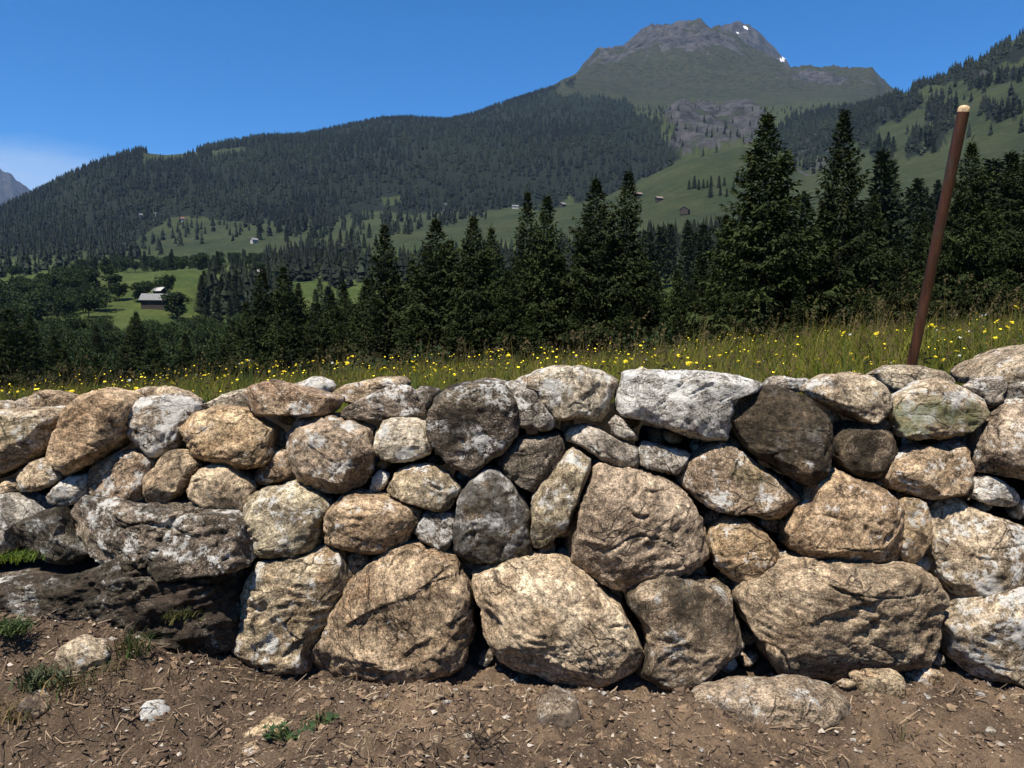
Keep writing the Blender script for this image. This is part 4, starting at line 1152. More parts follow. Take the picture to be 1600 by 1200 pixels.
fl = obj('small_flowers', mesh_np('small_flowers', HV, HF), m_yel)
tag(fl, 'countless tiny yellow blossoms deeper in the meadow', 'flowers', kind='stuff')

# ------------------------------------------------------------------ trees
def diamonds(base, dirs, length, width, seed):
    """kite-shaped sprays: base point, direction, length and width"""
    r = np.random.default_rng(seed)
    n = len(base)
    rv = r.normal(size=(n, 3)) * 0.6 + np.array([0, 0, 1.0])
    side = np.cross(dirs, rv); side /= np.linalg.norm(side, axis=1)[:, None] + 1e-9
    nrm = np.cross(side, dirs)
    m = base + dirs * (length * 0.45)[:, None] + nrm * (length * 0.08)[:, None]
    V = np.stack([base, m + side * (width / 2)[:, None], base + dirs * length[:, None], m - side * (width / 2)[:, None]], 1).reshape(-1, 3)
    return V, np.arange(n * 4).reshape(n, 4)

def spruce_parts(seed, H=14.0, R=2.7, dz=0.30, nb=8.2, step=0.17, spray=(0.25, 0.085), subs=3, bare=0.03, tw=0.42):
    r = np.random.default_rng(seed)
    bs_, ds_, ls_, ws_ = [], [], [], []
    z = H * bare
    ph = r.uniform(0, 6.28)
    lob = r.uniform(0, 6.28, 3)
    while z < H * 0.992:
        k = z / H
        Lz = R * ((1 - k) ** 0.82) * (1 + 0.12 * math.sin(z * 1.9 + ph)) + 0.02
        n = int(round(nb * (0.72 + 0.45 * (1 - k)))) + 1
        a0 = r.uniform(0, 6.28)
        for j in range(n):
            a = a0 + 6.283 * j / n + r.normal(0, 0.25)
            L = Lz * r.uniform(0.62, 1.18) * (1 + 0.12 * math.sin(a * 2 + lob[0] + z * 0.4))
            el = math.radians(-16 + 52 * k ** 1.6 + r.normal(0, 7))
            ns = max(2, int(L / step))
            s = (np.arange(ns) + r.uniform(0.2, 0.8, ns)) / ns
            s = 0.12 + 0.88 * s
            rad = np.array([math.cos(a), math.sin(a), 0])
            tan = np.array([-math.sin(a), math.cos(a), 0])
            droop = -0.18 * L * (1 - k) * s * (1.25 - s) * 2.0 + 0.10 * L * s ** 3
            P = rad * (L * s * math.cos(el))[:, None] + np.array([0, 0, 1]) * (z + L * s * math.sin(el) + droop)[:, None]
            for sd in (-1, 1):
                tl = tw * L * (1.05 - s) ** 0.75 + 0.05
                ang = r.uniform(0.5, 1.15, ns)
                d0 = rad * np.cos(ang)[:, None] + sd * tan * np.sin(ang)[:, None] + np.array([0, 0, 1]) * (math.sin(el) * 0.6 + r.normal(-0.18, 0.18, ns))[:, None]
                d0 /= np.linalg.norm(d0, axis=1)[:, None]
                for q in range(subs):
                    f = (q + r.uniform(0, 0.6, ns)) / subs
                    b = P + d0 * (tl * f)[:, None]
                    dd = d0 + r.normal(0, 0.35, (ns, 3)) + np.array([0, 0, -0.45])
                    dd /= np.linalg.norm(dd, axis=1)[:, None]
                    bs_.append(b); ds_.append(dd)
                    ls_.append(spray[0] * r.uniform(0.7, 1.4, ns) * (0.40 + 0.60 * min(1, L / (0.45 * R)))); ws_.append(spray[1] * r.uniform(0.7, 1.3, ns))
            # the branch tip itself
            bs_.append(P[-1:]); ds_.append((rad + np.array([0, 0, 0.25 * (k * 2 - 0.4)]))[None]); ls_.append(np.array([spray[0] * 1.1])); ws_.append(np.array([spray[1]]))
        z += dz * (1.2 - 0.75 * k) * r.uniform(0.8, 1.2)
    for q in range(9):
        bs_.append(np.array([[0, 0, H * (0.935 + 0.009 * q)]])); ds_.append(np.array([[r.normal(0, .35), r.normal(0, .35), 1.0]])); ls_.append(np.array([H * 0.026])); ws_.append(np.array([spray[1] * 0.7]))
    V, Q = diamonds(np.concatenate(bs_), np.concatenate(ds_), np.concatenate(ls_), np.concatenate(ws_), seed + 1)
    crown = mesh_np('crown', V, Q, True)
    prof = [(i / 10, max(0.012, H * 0.0125 * (1 - i / 10) ** 0.9)) for i in range(11)]
    TV, TF = lathe(prof, (0, 0, -0.6), (0, 0.02, H * 0.985), 7)
    TV[:, 0] += 0.06 * np.sin(TV[:, 2] * 0.7 + seed)
    trunk = mesh_np('trunk', TV, TF)
    return crown, trunk

m_needle = foliage_mat('spruce_needles', (0.019, 0.029, 0.007), False, 0.05, 0.22, 0.9)
m_needle_far = foliage_mat('spruce_needles_far', (0.017, 0.026, 0.011), False, 0.10, 0.25, 0.12)
m_leaf = foliage_mat('broad_leaves', (0.020, 0.036, 0.011), False, 0.18, 0.22, 0.35)
m_bark = simple_mat('bark', (0.075, 0.058, 0.046), 0.3, 3.0, 0.9, 0.1, 0.5, 14)
NEAR = [spruce_parts(40 + i, 14.0, [3.9, 3.1, 3.9, 2.85][i]) for i in range(4)]
MID = [spruce_parts(60 + i, 18.0, [4.2, 3.6, 4.6][i], 0.60, 6.5, 0.55, (0.95, 0.42), 1, 0.02, 0.40) for i in range(3)]
for cset, mt in ((NEAR, m_needle), (MID, m_needle_far)):
    for c_, k_ in cset:
        c_.materials.append(mt); k_.materials.append(m_bark)

def far_spruce(seed):
    r = np.random.default_rng(seed)
    V, Tr = [], []
    tiers = 7
    for i in range(tiers):
        zt = 0.22 + 0.78 * (i + 1) / tiers; zb_ = 0.02 + 0.84 * i / tiers
        rad = 0.19 * (1 - i / tiers) ** 0.75 + 0.010
        b = len(V); n = 5
        V.append((0, 0, zt))
        for k in range(n):
            a = 6.283 * k / n + r.uniform(-0.25, 0.25) + i
            q = rad * r.uniform(0.6, 1.3)
            V.append((q * math.cos(a), q * math.sin(a), zb_ + r.uniform(-0.03, 0.05)))
        Tr += [(b, b + 1 + k, b + 1 + (k + 1) % n) for k in range(n)]
    return np.array(V), np.array(Tr)

def broadleaf_parts(seed, H=12.0, W=5.0, n=1500, card=1.0):
    r = np.random.default_rng(seed)
    nb = 11
    cen = np.stack([r.normal(0, W * 0.40, nb), r.normal(0, W * 0.40, nb), H * r.uniform(0.30, 0.78, nb)], 1)
    cen[0] = (0, 0, H * 0.6)
    rad = W * r.uniform(0.34, 0.58, nb)
    which = r.integers(0, nb, n)
    d = r.normal(size=(n, 3)); d /= np.linalg.norm(d, axis=1)[:, None]
    p = cen[which] + d * (rad[which] * r.uniform(0.72, 1.08, n))[:, None] * np.array([1, 1, 0.85])
    p[:, 2] = np.maximum(p[:, 2], H * 0.10)
    dd = r.normal(size=(n, 3)) + d * 0.3
    dd /= np.linalg.norm(dd, axis=1)[:, None]
    V, Q = diamonds(p, dd, card * r.uniform(0.6, 1.4, n), card * 0.75 * r.uniform(0.6, 1.3, n), seed)
    crown = mesh_np('crown', V, Q, True)
    TV, TF = lathe([(0, 0.26), (0.3, 0.2), (1, 0.06)], (0, 0, -0.5), (0.1, 0.02, H * 0.7), 7)
    allV, allF = [TV], [TF]
    nv = len(TV)
    for k in range(5):
        a = 6.283 * k / 5 + r.uniform(-.4, .4)
        b0 = np.array([0.03, 0, H * r.uniform(0.22, 0.4)])
        e_ = b0 + np.array([math.cos(a) * W * 0.5, math.sin(a) * W * 0.5, H * 0.25])
        v2, f2 = lathe([(0, 0.11), (1, 0.03)], b0, e_, 5)
        allV.append(v2); allF.append(f2 + nv); nv += len(v2)
    trunk = mesh_np('trunk', np.concatenate(allV), np.concatenate(allF))
    return crown, trunk
BROAD = [broadleaf_parts(80 + i, 12.0, [5.2, 4.6, 5.8][i]) for i in range(3)]
for c_, k_ in BROAD:
    c_.materials.append(m_leaf); k_.materials.append(m_bark)
BROADN = [broadleaf_parts(86 + i, 12.0, [4.8, 5.4][i], 6500, 0.42) for i in range(2)]
for c_, k_ in BROADN:
    c_.materials.append(m_leaf); k_.materials.append(m_bark)
BUSH = [broadleaf_parts(90 + i, 5.0, 2.3, 1800, 0.24) for i in range(2)]
for c_, k_ in BUSH:
    c_.materials.append(m_leaf); k_.materials.append(m_bark)

trnd = random.Random(77)
def plant_tree(name, parts, loc, hs, ws_=None, label='', cat='tree', group=None):
    root = empty(name, loc)
    root.rotation_euler = (trnd.uniform(-0.02, 0.02), trnd.uniform(-0.02, 0.02), trnd.uniform(0, 6.28))
    root.scale = (ws_ or hs, ws_ or hs, hs)
    tag(root, label, cat, group)
    obj('trunk', parts[1], None, root); obj('crown', parts[0], None, root)
    return root

def spruce_to(px, py, Y, label, group, kind='near', wk=1.0, vi=None):
    """a spruce at depth Y whose tip shows at (px, py), rooted in the terrain below"""
    tip = at(px, py, Y)
    r_ = math.hypot(tip[0], tip[1])
    g = tz_at(np.array([float(px)]), np.array([r_]))[0]
    H = tip[2] - g[2]
    if H < 2: return None
    st = NEAR if kind == 'near' else MID
    H0 = 14.0 if kind == 'near' else 18.0
    i = vi if vi is not None else trnd.randrange(len(st))
    return plant_tree('spruce_tree', st[i], (tip[0], tip[1], g[2] - 0.1), H / H0, H / H0 * wk * trnd.uniform(0.92, 1.08), label, 'tree', group)

SL = 'spruces standing just below the meadow edge'
for px, py, Y, wk, vi, lab in [
    (1200, 172, 36, 1.10, 0, 'tall broad spruce, tallest of those behind the white coping block'),
    (1320, 168, 36, 0.95, 1, 'tall slim spruce next to the leaning tool handle'),
    (1520, 220, 38, 1.0, 2, 'tall spruce just behind the top of the tool handle'),
    (940, 276, 40, 1.15, 2, 'full spruce, broader one of the close pair in the middle'),
    (975, 262, 41, 0.9, 3, 'pointed spruce, taller one of the close pair in the middle'),
    (820, 294, 42, 0.8, 3, 'narrow spire-topped spruce, slimmer one of two side by side'),
    (848, 304, 40, 1.05, 1, 'fuller spruce next to the narrow spire-topped one'),
    (745, 335, 38, 1.05, 0, 'dark spruce with a hollow trunk shadow over the blackish boulder'),
    (682, 340, 40, 1.05, 2, 'bushy-topped spruce behind the dark angular stone'),
    (600, 345, 42, 1.0, 3, 'isolated pointed spruce at the end of the near row'),
    (405, 415, 60, 1.0, 1, 'smaller twin spruce before the pasture knoll, on the barn side'),
    (437, 411, 58, 1.0, 3, 'smaller twin spruce before the pasture knoll, on the uphill side')]:
    spruce_to(px, py, Y, lab, SL, 'near', wk, vi)
for px, py, Y, wk in [(568,430,46,1),(640,400,50,1),(705,372,48,1),(775,352,52,1),(790,420,37,1),(880,400,46,1),(908,360,50,1),(1000,380,50,1),(1030,425,44,1.1),(1062,420,39,1.1),(1100,395,46,1),(1135,330,48,1),
                      (1165,330,43,1),(1240,330,44,1),(1282,330,46,1),(1370,300,50,1),(1400,370,40,1.1),(1440,330,48,1),(1480,335,44,1),(1560,300,44,1),(1590,240,52,1),(1625,210,40,1),(1670,250,42,1),(1720,200,40,1),(1780,260,45,1),
                      (380,470,66,1),(470,450,60,1),(500,470,52,1),(540,440,56,1),(530,505,44,1.1),(1150,430,34,1.2),(1250,450,33,1.2),(1352,440,34,1.2),(1460,450,36,1.2),(1590,430,36,1.2),(900,470,35,1.2),(720,470,36,1.2),
                      (645,480,38,1.2),(832,480,36,1.2),(980,470,34,1.2),(590,490,40,1.2),(618,425,47,1.1),(655,440,45,1.1),(725,425,46,1.1),(762,435,44,1.1),(805,400,50,1),(866,415,43,1.1),(892,440,42,1.1),(918,430,46,1.1),(1012,455,40,1.2),(1080,440,42,1.2),(1120,420,40,1.2),(455,480,52,1.1),(515,455,58,1.1),(555,470,48,1.1),(1215,420,46,1.1),(1300,420,44,1.1),(1420,420,46,1.1),(1540,400,46,1.1),(1510,440,34,1.2),(1060,480,33,1.2)]:
    spruce_to(px, py, Y, 'dark spruce filling the dense row just beyond the flower meadow', 'spruces filling the near row', 'near', wk)
for px, py, Y in [(12,480,80),(45,492,86),(-30,468,80),(-90,480,80),(-150,470,85),(80,520,72),(100,545,66),(150,555,62),(190,540,70),(250,560,64),(310,545,70),(350,535,66),(280,575,52),(30,560,55),(200,580,50),(120,585,50),(400,540,50),
                  (440,520,48),(480,530,45),(-60,550,55),(215,487,128),(205,494,130),(152,505,150),(330,560,48),(60,590,48),(240,520,95),(290,520,98),(360,500,90)]:
    spruce_to(px, py, Y, 'dark conifer in the low wood behind the descending end of the wall', 'conifers below the lower meadow', 'near', 1.15)
for px, py, Y, s in [(545,525,36,1.0),(1035,500,33,0.9),(520,540,33,.8),(665,525,34,.8),(400,560,38,1.1),(170,590,40,1.2),(270,560,42,1.3),(340,575,38,1.0),(90,600,42,1.0),(465,555,36,.9)]:
    p = at(px, py, Y); g = tz_at(np.array([float(px)]), np.array([math.hypot(p[0], p[1])]))[0]
    H = max(1.5, p[2] - g[2])
    plant_tree('leafy_bush', trnd.choice(BUSH), (p[0], p[1], g[2]), H / 5.0, min(H / 5.0, 1.3) * s, 'bright green leafy bush growing among the spruces beyond the meadow', 'bush', 'leafy bushes among the spruces')

# middle distance: woods and single trees one can tell apart
def scatter(poly, r0, r1, n, gap, seed, test=None, tries=60000):
    r = np.random.default_rng(seed)
    xs = [p[0] for p in poly]; x0, x1 = min(xs), max(xs)
    px = r.uniform(x0, x1, tries); rr = np.sqrt(r.uniform(r0 * r0, r1 * r1, tries))
    P = tz_at(px, rr); qx, qy, _ = proj(P)
    ok = in_poly(qx, qy, poly)
    P = P[ok]
    out = []
    cell = {}
    for p in P:
        k = (int(p[0] // gap), int(p[1] // gap))
        bad = False
        for a in (-1, 0, 1):
            for b in (-1, 0, 1):
                for q in cell.get((k[0] + a, k[1] + b), ()):
                    if (q[0] - p[0]) ** 2 + (q[1] - p[1]) ** 2 < gap * gap: bad = True
        if bad: continue
        cell.setdefault(k, []).append(p); out.append(p)
        if len(out) >= n: break
    return out
nspruce = 0
for p in scatter([(985, 520), (985, 425), (1040, 415), (1110, 410), (1200, 410), (1330, 395), (1430, 372), (1520, 350), (1720, 325), (1720, 520)], 110, 330, 54, 8.0, 1):
    plant_tree('spruce_tree', trnd.choice(MID), p, trnd.uniform(0.75, 1.15), trnd.uniform(0.8, 1.1), 'spruce in the hillside wood seen between and above the near row', 'tree', 'spruces of the hillside wood')
for p in scatter([(300, 530), (300, 500), (330, 470), (440, 470), (600, 460), (990, 420), (990, 520)], 150, 480, 52, 9, 2):
    plant_tree('spruce_tree', trnd.choice(MID), p, trnd.uniform(0.7, 1.05), trnd.uniform(0.75, 1.05), 'spruce in the valley wood beside the pasture knoll', 'tree', 'spruces of the valley wood')
for p in scatter([(-150, 660), (-150, 545), (0, 530), (120, 520), (260, 522), (420, 525), (420, 660)], 70, 300, 80, 8, 3):
    plant_tree('broadleaf_tree', trnd.choice(BROADN), p, trnd.uniform(0.8, 1.2), trnd.uniform(0.8, 1.15), 'leafy tree of the dark wood in the dip below the barn', 'tree', 'leafy trees below the barn')
for p in scatter([(-150, 520), (-150, 462), (0, 466), (60, 455), (130, 442), (170, 458), (228, 462), (225, 474), (150, 490), (120, 506), (0, 530)], 300, 560, 110, 8, 4):
    plant_tree('broadleaf_tree', trnd.choice(BROAD), p, trnd.uniform(0.75, 1.15), trnd.uniform(0.75, 1.1), 'rounded leafy tree in the copse between the barn and the far roof', 'tree', 'leafy trees of the copse')
for p in scatter([(80, 432), (180, 412), (260, 404), (330, 405), (400, 408), (480, 404), (560, 398), (560, 430), (470, 437), (380, 432), (300, 427), (200, 430), (100, 446)], 560, 1000, 110, 10, 5):
    if trnd.random() < 0.72:
        plant_tree('broadleaf_tree', trnd.choice(BROAD), p, trnd.uniform(0.8, 1.3), trnd.uniform(0.8, 1.2), 'leafy tree in the belt behind the pasture knoll', 'tree', 'trees of the belt behind the knoll')
    else:
        plant_tree('spruce_tree', trnd.choice(MID), p, trnd.uniform(0.7, 1.15), None, 'conifer in the belt behind the pasture knoll', 'tree', 'trees of the belt behind the knoll')
def single(px, py, r0, r1, h, label, group=None, broad=False, wk=1.0):
    g = ground_at(px, py, r0, r1)
    if broad: plant_tree('broadleaf_tree', trnd.choice(BROAD), g, h / 12.0, h / 12.0 * wk, label, 'tree', group)
    else: plant_tree('spruce_tree', trnd.choice(MID), g, h / 18.0, h / 18.0 * wk, label, 'tree', group)
single(279, 498, 330, 450, 13.5, 'big round dark tree standing right beside the barn', None, True, 1.15)
single(266, 462, 400, 520, 13, 'slender upright leafy tree behind the barn', None, True, 0.72)
single(236, 462, 400, 520, 9, 'leafy tree at the far gable of the barn', None, True, 0.9)
for px, py in [(322,480),(335,475),(350,478),(362,470),(372,476),(385,478),(318,490)]:
    single(px, py, 330, 520, trnd.uniform(13, 19), 'conifer of the small clump at the edge of the knoll pasture', 'conifers at the knoll edge')
for px, py in [(1072,296),(1080,294),(1087,296),(1094,294),(1100,293),(1106,291),(1118,293),(1126,290),(1146,285),(1140,300),(1152,290),(1105,308),(1120,305),(1130,307)]:
    single(px, py, 960, 1290, trnd.uniform(10, 17), 'small dark spruce in the row on the open pasture under the cliff', 'spruces on the open pasture')
for px, py in [(425,360),(440,364),(455,362),(470,366),(478,360),(490,370),(505,372),(512,364),(520,378),(535,380),(545,376),(552,384),(572,388),(580,372),(590,384),(486,385),(500,388),(410,374),(452,378),(620,362),(640,366),(655,358),(690,352),(712,348)]:
    single(px, py, 900, 1500, trnd.uniform(14, 24), 'dark spruce scattered on the far green pastures', 'spruces on the far pastures')
for px, py in [(1362,236),(1370,240),(1376,232),(1384,238),(1425,225),(1432,235),(1440,228),(1446,240),(1470,185),(1478,178),(1488,190),(1545,190),(1555,186),(1565,182),(1575,178),(1585,172),(1512,140),(1525,136),(1540,130),(1572,128),(1585,122)]:
    single(px, py, 1150, 1900, trnd.uniform(16, 26), 'lone spruce on the grassy slope beneath the forested ridge', 'spruces on the grassy slope')
for px, py in [(27,435),(38,432),(12,388),(45,392),(60,388)]:
    single(px, py, 650, 1400, trnd.uniform(9, 14), 'dark rounded tree on the pale meadow beyond the copse', 'trees on the pale meadow', True)

# ------------------------------------------------------------------ the far forest: one mass of conifers
FV = [far_spruce(200 + i) for i in range(6)]
fr = np.random.default_rng(55)
NT_ = 150000
fpx = fr.uniform(-160, 1760, NT_)
frr = np.sqrt(fr.uniform(1150 ** 2, 3150 ** 2, NT_))
FP = tz_at(fpx, frr)
qx, qy, _ = proj(FP)
ok = in_forest(qx, qy, frr)
# thin the wood towards the cliff and the tree line
thin = np.where((qx > 985) & (qx < 1060) & (qy < 300), 0.45, 1.0)
thin = np.where((qx > 860) & (qx < 1000) & (qy < 160), 0.5, thin)
thin = thin * np.clip(1.0 + 0.9 * fbm(FP / 130.0, 3), 0.25, 1.0)
ok &= fr.random(NT_) < thin
FP, frr, qy, qx = FP[ok], frr[ok], qy[ok], qx[ok]
sel = fr.permutation(len(FP))[:15200]
extra = []
for poly, n_, g_, ra, rb in (([(405, 425), (405, 398), (480, 392), (565, 384), (565, 412), (480, 424)], 95, 8, 640, 1050), ([(445, 372), (440, 345), (560, 335), (572, 368), (500, 380)], 60, 10, 1000, 1550),
                     ([(590, 378), (660, 358), (720, 350), (700, 345), (600, 362)], 30, 10, 1000, 1500), ([(0, 436), (120, 420), (230, 405), (230, 395), (120, 405), (0, 420)], 50, 10, 640, 1300), 
                     ([(1035, 240), (1060, 180), (1110, 185), (1190, 190), (1195, 225), (1150, 232), (1070, 252)], 30, 14, 1100, 2600), ([(1030, 170), (1350, 160), (1380, 175), (1200, 185)], 60, 18, 1100, 2600), ([(1215, 235), (1340, 225), (1330, 262), (1230, 280)], 60, 14, 1100, 2600),
                     ([(1400, 160), (1600, 60), (1600, 250), (1400, 270)], 90, 25, 1100, 2600), ([(980, 165), (1060, 170), (1050, 260), (1000, 280)], 150, 12, 1100, 2600),
                     ([(240, 350), (420, 345), (560, 335), (760, 330), (760, 345), (560, 352), (420, 372), (300, 385)], 160, 12, 1100, 2600), ([(0, 392), (200, 375), (300, 372), (260, 400), (0, 418)], 130, 12, 1100, 2600)):
    extra += scatter(poly, ra, rb, n_, g_, 300 + n_)
belt = scatter([(425, 450), (430, 412), (500, 405), (600, 402), (750, 402), (870, 398), (985, 392), (1010, 425), (985, 440), (700, 452)], 400, 760, 330, 7.5, 14)
belt += scatter([(985, 430), (1000, 392), (1110, 380), (1160, 375), (1180, 410)], 330, 640, 120, 7.0, 15) + scatter([(330, 500), (320, 470), (345, 450), (420, 455), (440, 500)], 330, 520, 60, 7.0, 16)
extra += belt
# the woods go on past both sides of the view
extra += scatter([(-1100, 640), (-1100, 330), (-170, 330), (-170, 640)], 160, 2300, 650, 13, 17) + scatter([(1760, 520), (1760, -60), (2500, -200), (2500, 520)], 160, 1900, 350, 13, 18)
P_ = np.concatenate([FP[sel], np.array(extra)])
n = len(P_)
hs = fr.uniform(13, 25, n) * np.where(P_[:, 2] > 620, 0.72, 1.0)
VV, TT, CC = [], [], []
ang = fr.uniform(0, 6.28, n)
vi = fr.integers(0, 6, n)
nv = 0
tint = fr.uniform(0.6, 1.25, n) * np.clip(0.92 + 0.8 * fbm(P_ / 260.0 + 5, 3), 0.6, 1.5) * np.where(fr.random(n) < 0.03, 1.5, 1.0)
for k in range(6):
    m_ = np.where(vi == k)[0]
    v0, t0 = FV[k]
    ca, sa = np.cos(ang[m_])[:, None], np.sin(ang[m_])[:, None]
    wv = fr.uniform(0.85, 1.25, len(m_))[:, None]
    X = (v0[None, :, 0] * ca - v0[None, :, 1] * sa) * hs[m_, None] * wv + P_[m_, 0:1]
    Yv = (v0[None, :, 0] * sa + v0[None, :, 1] * ca) * hs[m_, None] * wv + P_[m_, 1:2]
    Zv = v0[None, :, 2] * hs[m_, None] + P_[m_, 2:3] - 0.5
    VV.append(np.stack([X, Yv, Zv], -1).reshape(-1, 3))
    TT.append((t0[None] + nv + (np.arange(len(m_)) * len(v0))[:, None, None]).reshape(-1, 3))
    nv += len(m_) * len(v0)
    CC.append(np.repeat(np.stack([tint[m_]] * 3, 1), len(v0), axis=0))
m_forest = foliage_mat('far_forest', (0.0105, 0.016, 0.0085), True, 0.0, 0.0, 0.01)
forest = obj('forest', mesh_np('forest', np.concatenate(VV), np.concatenate(TT), False, np.concatenate(CC)), m_forest)
tag(forest, 'dense dark conifer forest covering the ridge and far slopes', 'forest', kind='stuff')

# the same wood goes on behind the trees one can pick apart
LITE = [spruce_parts(70 + i, 18.0, 3.7, 0.95, 5.5, 0.85, (1.25, 0.55), 1, 0.02, 0.42)[0] for i in range(2)]
def mesh_arrays(me):
    v_ = np.empty(len(me.vertices) * 3, np.float32); me.vertices.foreach_get('co', v_)
    l_ = np.empty(len(me.loops), np.int32); me.loops.foreach_get('vertex_index', l_)
    return v_.reshape(-1, 3), l_.reshape(-1, 4)
LV = [mesh_arrays(me) for me in LITE]
pts_ = scatter([(300, 530), (330, 490), (500, 470), (620, 470), (990, 430), (990, 520)], 150, 480, 60, 9, 12) + scatter([(985, 520), (985, 425), (1110, 405), (1330, 392), (1430, 372), (1720, 325), (1720, 520)], 120, 420, 85, 8, 13)
WV, WF, nv = [], [], 0
for k, p in enumerate(pts_):
    v_, f_ = LV[k % 2]
    a = fr.uniform(0, 6.28); h_ = fr.uniform(0.65, 1.1); w_ = h_ * fr.uniform(0.85, 1.1)
    WV.append(np.stack([(v_[:, 0] * math.cos(a) - v_[:, 1] * math.sin(a)) * w_ + p[0], (v_[:, 0] * math.sin(a) + v_[:, 1] * math.cos(a)) * w_ + p[1], v_[:, 2] * h_ + p[2]], 1))
    WF.append(f_ + nv); nv += len(v_)
wood = obj('wood', mesh_np('wood', np.concatenate(WV), np.concatenate(WF)), m_needle_far)
tag(wood, 'closed dark conifer wood behind the near row of spruces', 'forest', kind='stuff')
for me in LITE: bpy.data.meshes.remove(me)

# ------------------------------------------------------------------ far farm buildings and lift pylons
m_roof_g = simple_mat('grey_shingle', (0.15, 0.15, 0.145), 0.25, 2.0, 0.8)
m_roof_b = simple_mat('brown_roof', (0.16, 0.12, 0.10), 0.25, 2.0, 0.8)
m_roof_r = simple_mat('red_roof', (0.16, 0.07, 0.05), 0.2, 2.0, 0.8)
m_timber = simple_mat('weathered_timber', (0.045, 0.036, 0.029), 0.3, 2.0, 0.9)
m_plaster = simple_mat('white_plaster', (0.34, 0.33, 0.31), 0.08, 1.0, 0.9)
m_glass = simple_mat('dark_pane', (0.02, 0.022, 0.025), 0.1, 1.0, 0.2, 0.5)
m_steel = simple_mat('galvanised_steel', (0.22, 0.225, 0.23), 0.1, 1.0, 0.5, 0.4)
def box(x0, x1, y0, y1, z0, z1):
    V = np.array([(x, y_, z) for z in (z0, z1) for y_ in (y0, y1) for x in (x0, x1)], float)
    Q = np.array([(0, 2, 3, 1), (4, 5, 7, 6), (0, 1, 5, 4), (2, 6, 7, 3), (0, 4, 6, 2), (1, 3, 7, 5)])
    return V, Q
def house(px, py, r0, r1, W, D, Hh, roof_m, label, rot, base_m=None, wall_m=None, cat='barn', group=None, name='barn'):
    g = ground_at(px, py, r0, r1)
    root = empty(name, (g[0], g[1], g[2] + 0.2))
    root.rotation_euler = (0, 0, rot)
    tag(root, label, cat, group)
    rh = D * 0.34
    V, Q = box(-W / 2, W / 2, -D / 2, D / 2, -2.0, Hh * 0.38)
    obj('stone_base', mesh_np('stone_base', V, Q, False), base_m or (m_plaster if wall_m else m_timber), root)
    # timber storey with gables
    w2, d2 = W / 2 + 0.08, D / 2 + 0.08
    V = np.array([(-w2, -d2, Hh * .38), (w2, -d2, Hh * .38), (w2, d2, Hh * .38), (-w2, d2, Hh * .38), (-w2, -d2, Hh), (w2, -d2, Hh), (w2, d2, Hh), (-w2, d2, Hh), (-w2, 0, Hh + rh), (w2, 0, Hh + rh)])
    obj('timber_wall', mesh_np('timber_wall', V, [np.array([(0, 1, 5, 4), (2, 3, 7, 6), (3, 2, 1, 0)]), np.array([(1, 2, 6, 9, 5), (3, 0, 4, 8, 7)])], False), wall_m or m_timber, root)
    ov = 0.9
    for s in (-1, 1):
        e_ = -s * (D / 2 + ov)
        ze = Hh - ov * rh / (D / 2)
        th_ = 0.22
        w3 = W / 2 + ov
        V = np.array([(-w3, e_, ze), (w3, e_, ze), (w3, 0, Hh + rh), (-w3, 0, Hh + rh), (-w3, e_, ze + th_), (w3, e_, ze + th_), (w3, 0, Hh + rh + th_), (-w3, 0, Hh + rh + th_)])
        obj('roof', mesh_np('roof', V, np.array([(0, 1, 2, 3), (4, 7, 6, 5), (0, 4, 5, 1), (3, 2, 6, 7), (0, 3, 7, 4), (1, 5, 6, 2)]), False), roof_m, root)
    for k in (-1, 1):
        V, Q = box(k * W * 0.25 - 0.5, k * W * 0.25 + 0.5, -D / 2 - 0.13, -D / 2 - 0.06, Hh * 0.5, Hh * 0.5 + 1.0)
        obj('window', mesh_np('window', V, Q, False), m_glass, root)
    V, Q = box(-0.6, 0.6, -D / 2 - 0.06, -D / 2 + 0.02, 0.0, min(2.1, Hh * 0.36))
    obj('door', mesh_np('door', V, Q, False), m_timber, root)
house(246, 480, 340, 470, 10.5, 8.0, 3.6, m_roof_g, 'long low barn with a pale grey roof on the knoll pasture', 0.15)
house(254, 462, 430, 540, 4.5, 4.0, 2.6, m_plaster, 'small white-roofed shed behind the grey-roofed barn', -0.3, name='shed', cat='shed')
house(73, 458, 380, 560, 8.0, 7.0, 3.6, m_roof_g, 'farm building with grey roof half hidden in the leafy copse', 0.5)
house(85, 458, 380, 560, 4.0, 4.0, 3.0, m_plaster, 'small white outbuilding beside the farm roof in the copse', 0.5, name='shed', cat='shed')
house(402, 380, 800, 1300, 8, 7, 4.5, m_roof_g, 'white-walled chalet on the far pasture below the forest', 0.8, wall_m=m_plaster, name='chalet', cat='chalet')
house(438, 411, 700, 1000, 10, 8, 4.5, m_roof_g, 'pale-roofed barn at the end of the tree belt behind the twin spruces', 0.2)
house(413, 434, 480, 760, 8, 6, 3.5, m_plaster, 'pale roof glimpsed between the twin spruces', 0.2)
house(291, 346, 1250, 1600, 9, 8, 5.0, m_roof_r, 'tiny red-roofed chalet at the forest edge', 0.4, wall_m=m_plaster, name='chalet', cat='chalet')
house(228, 340, 1350, 1900, 9, 8, 5.0, m_roof_g, 'tiny pale chalet among the trees at the forest foot', 0.9, wall_m=m_plaster, name='chalet', cat='chalet')
house(878, 320, 1100, 1320, 9, 8, 4.0, m_roof_g, 'small hut with a light roof at the low edge of the green spur', 0.7, name='hut', cat='hut')
house(1066, 334, 850, 1150, 14, 10, 4.5, m_roof_g, 'wooden barn with grey gable roof above the hillside wood', 1.2)
house(993, 308, 1000, 1320, 11, 8, 4.0, m_roof_b, 'brown hut on the pasture above the close pair of spruces', 0.5, name='hut', cat='hut')
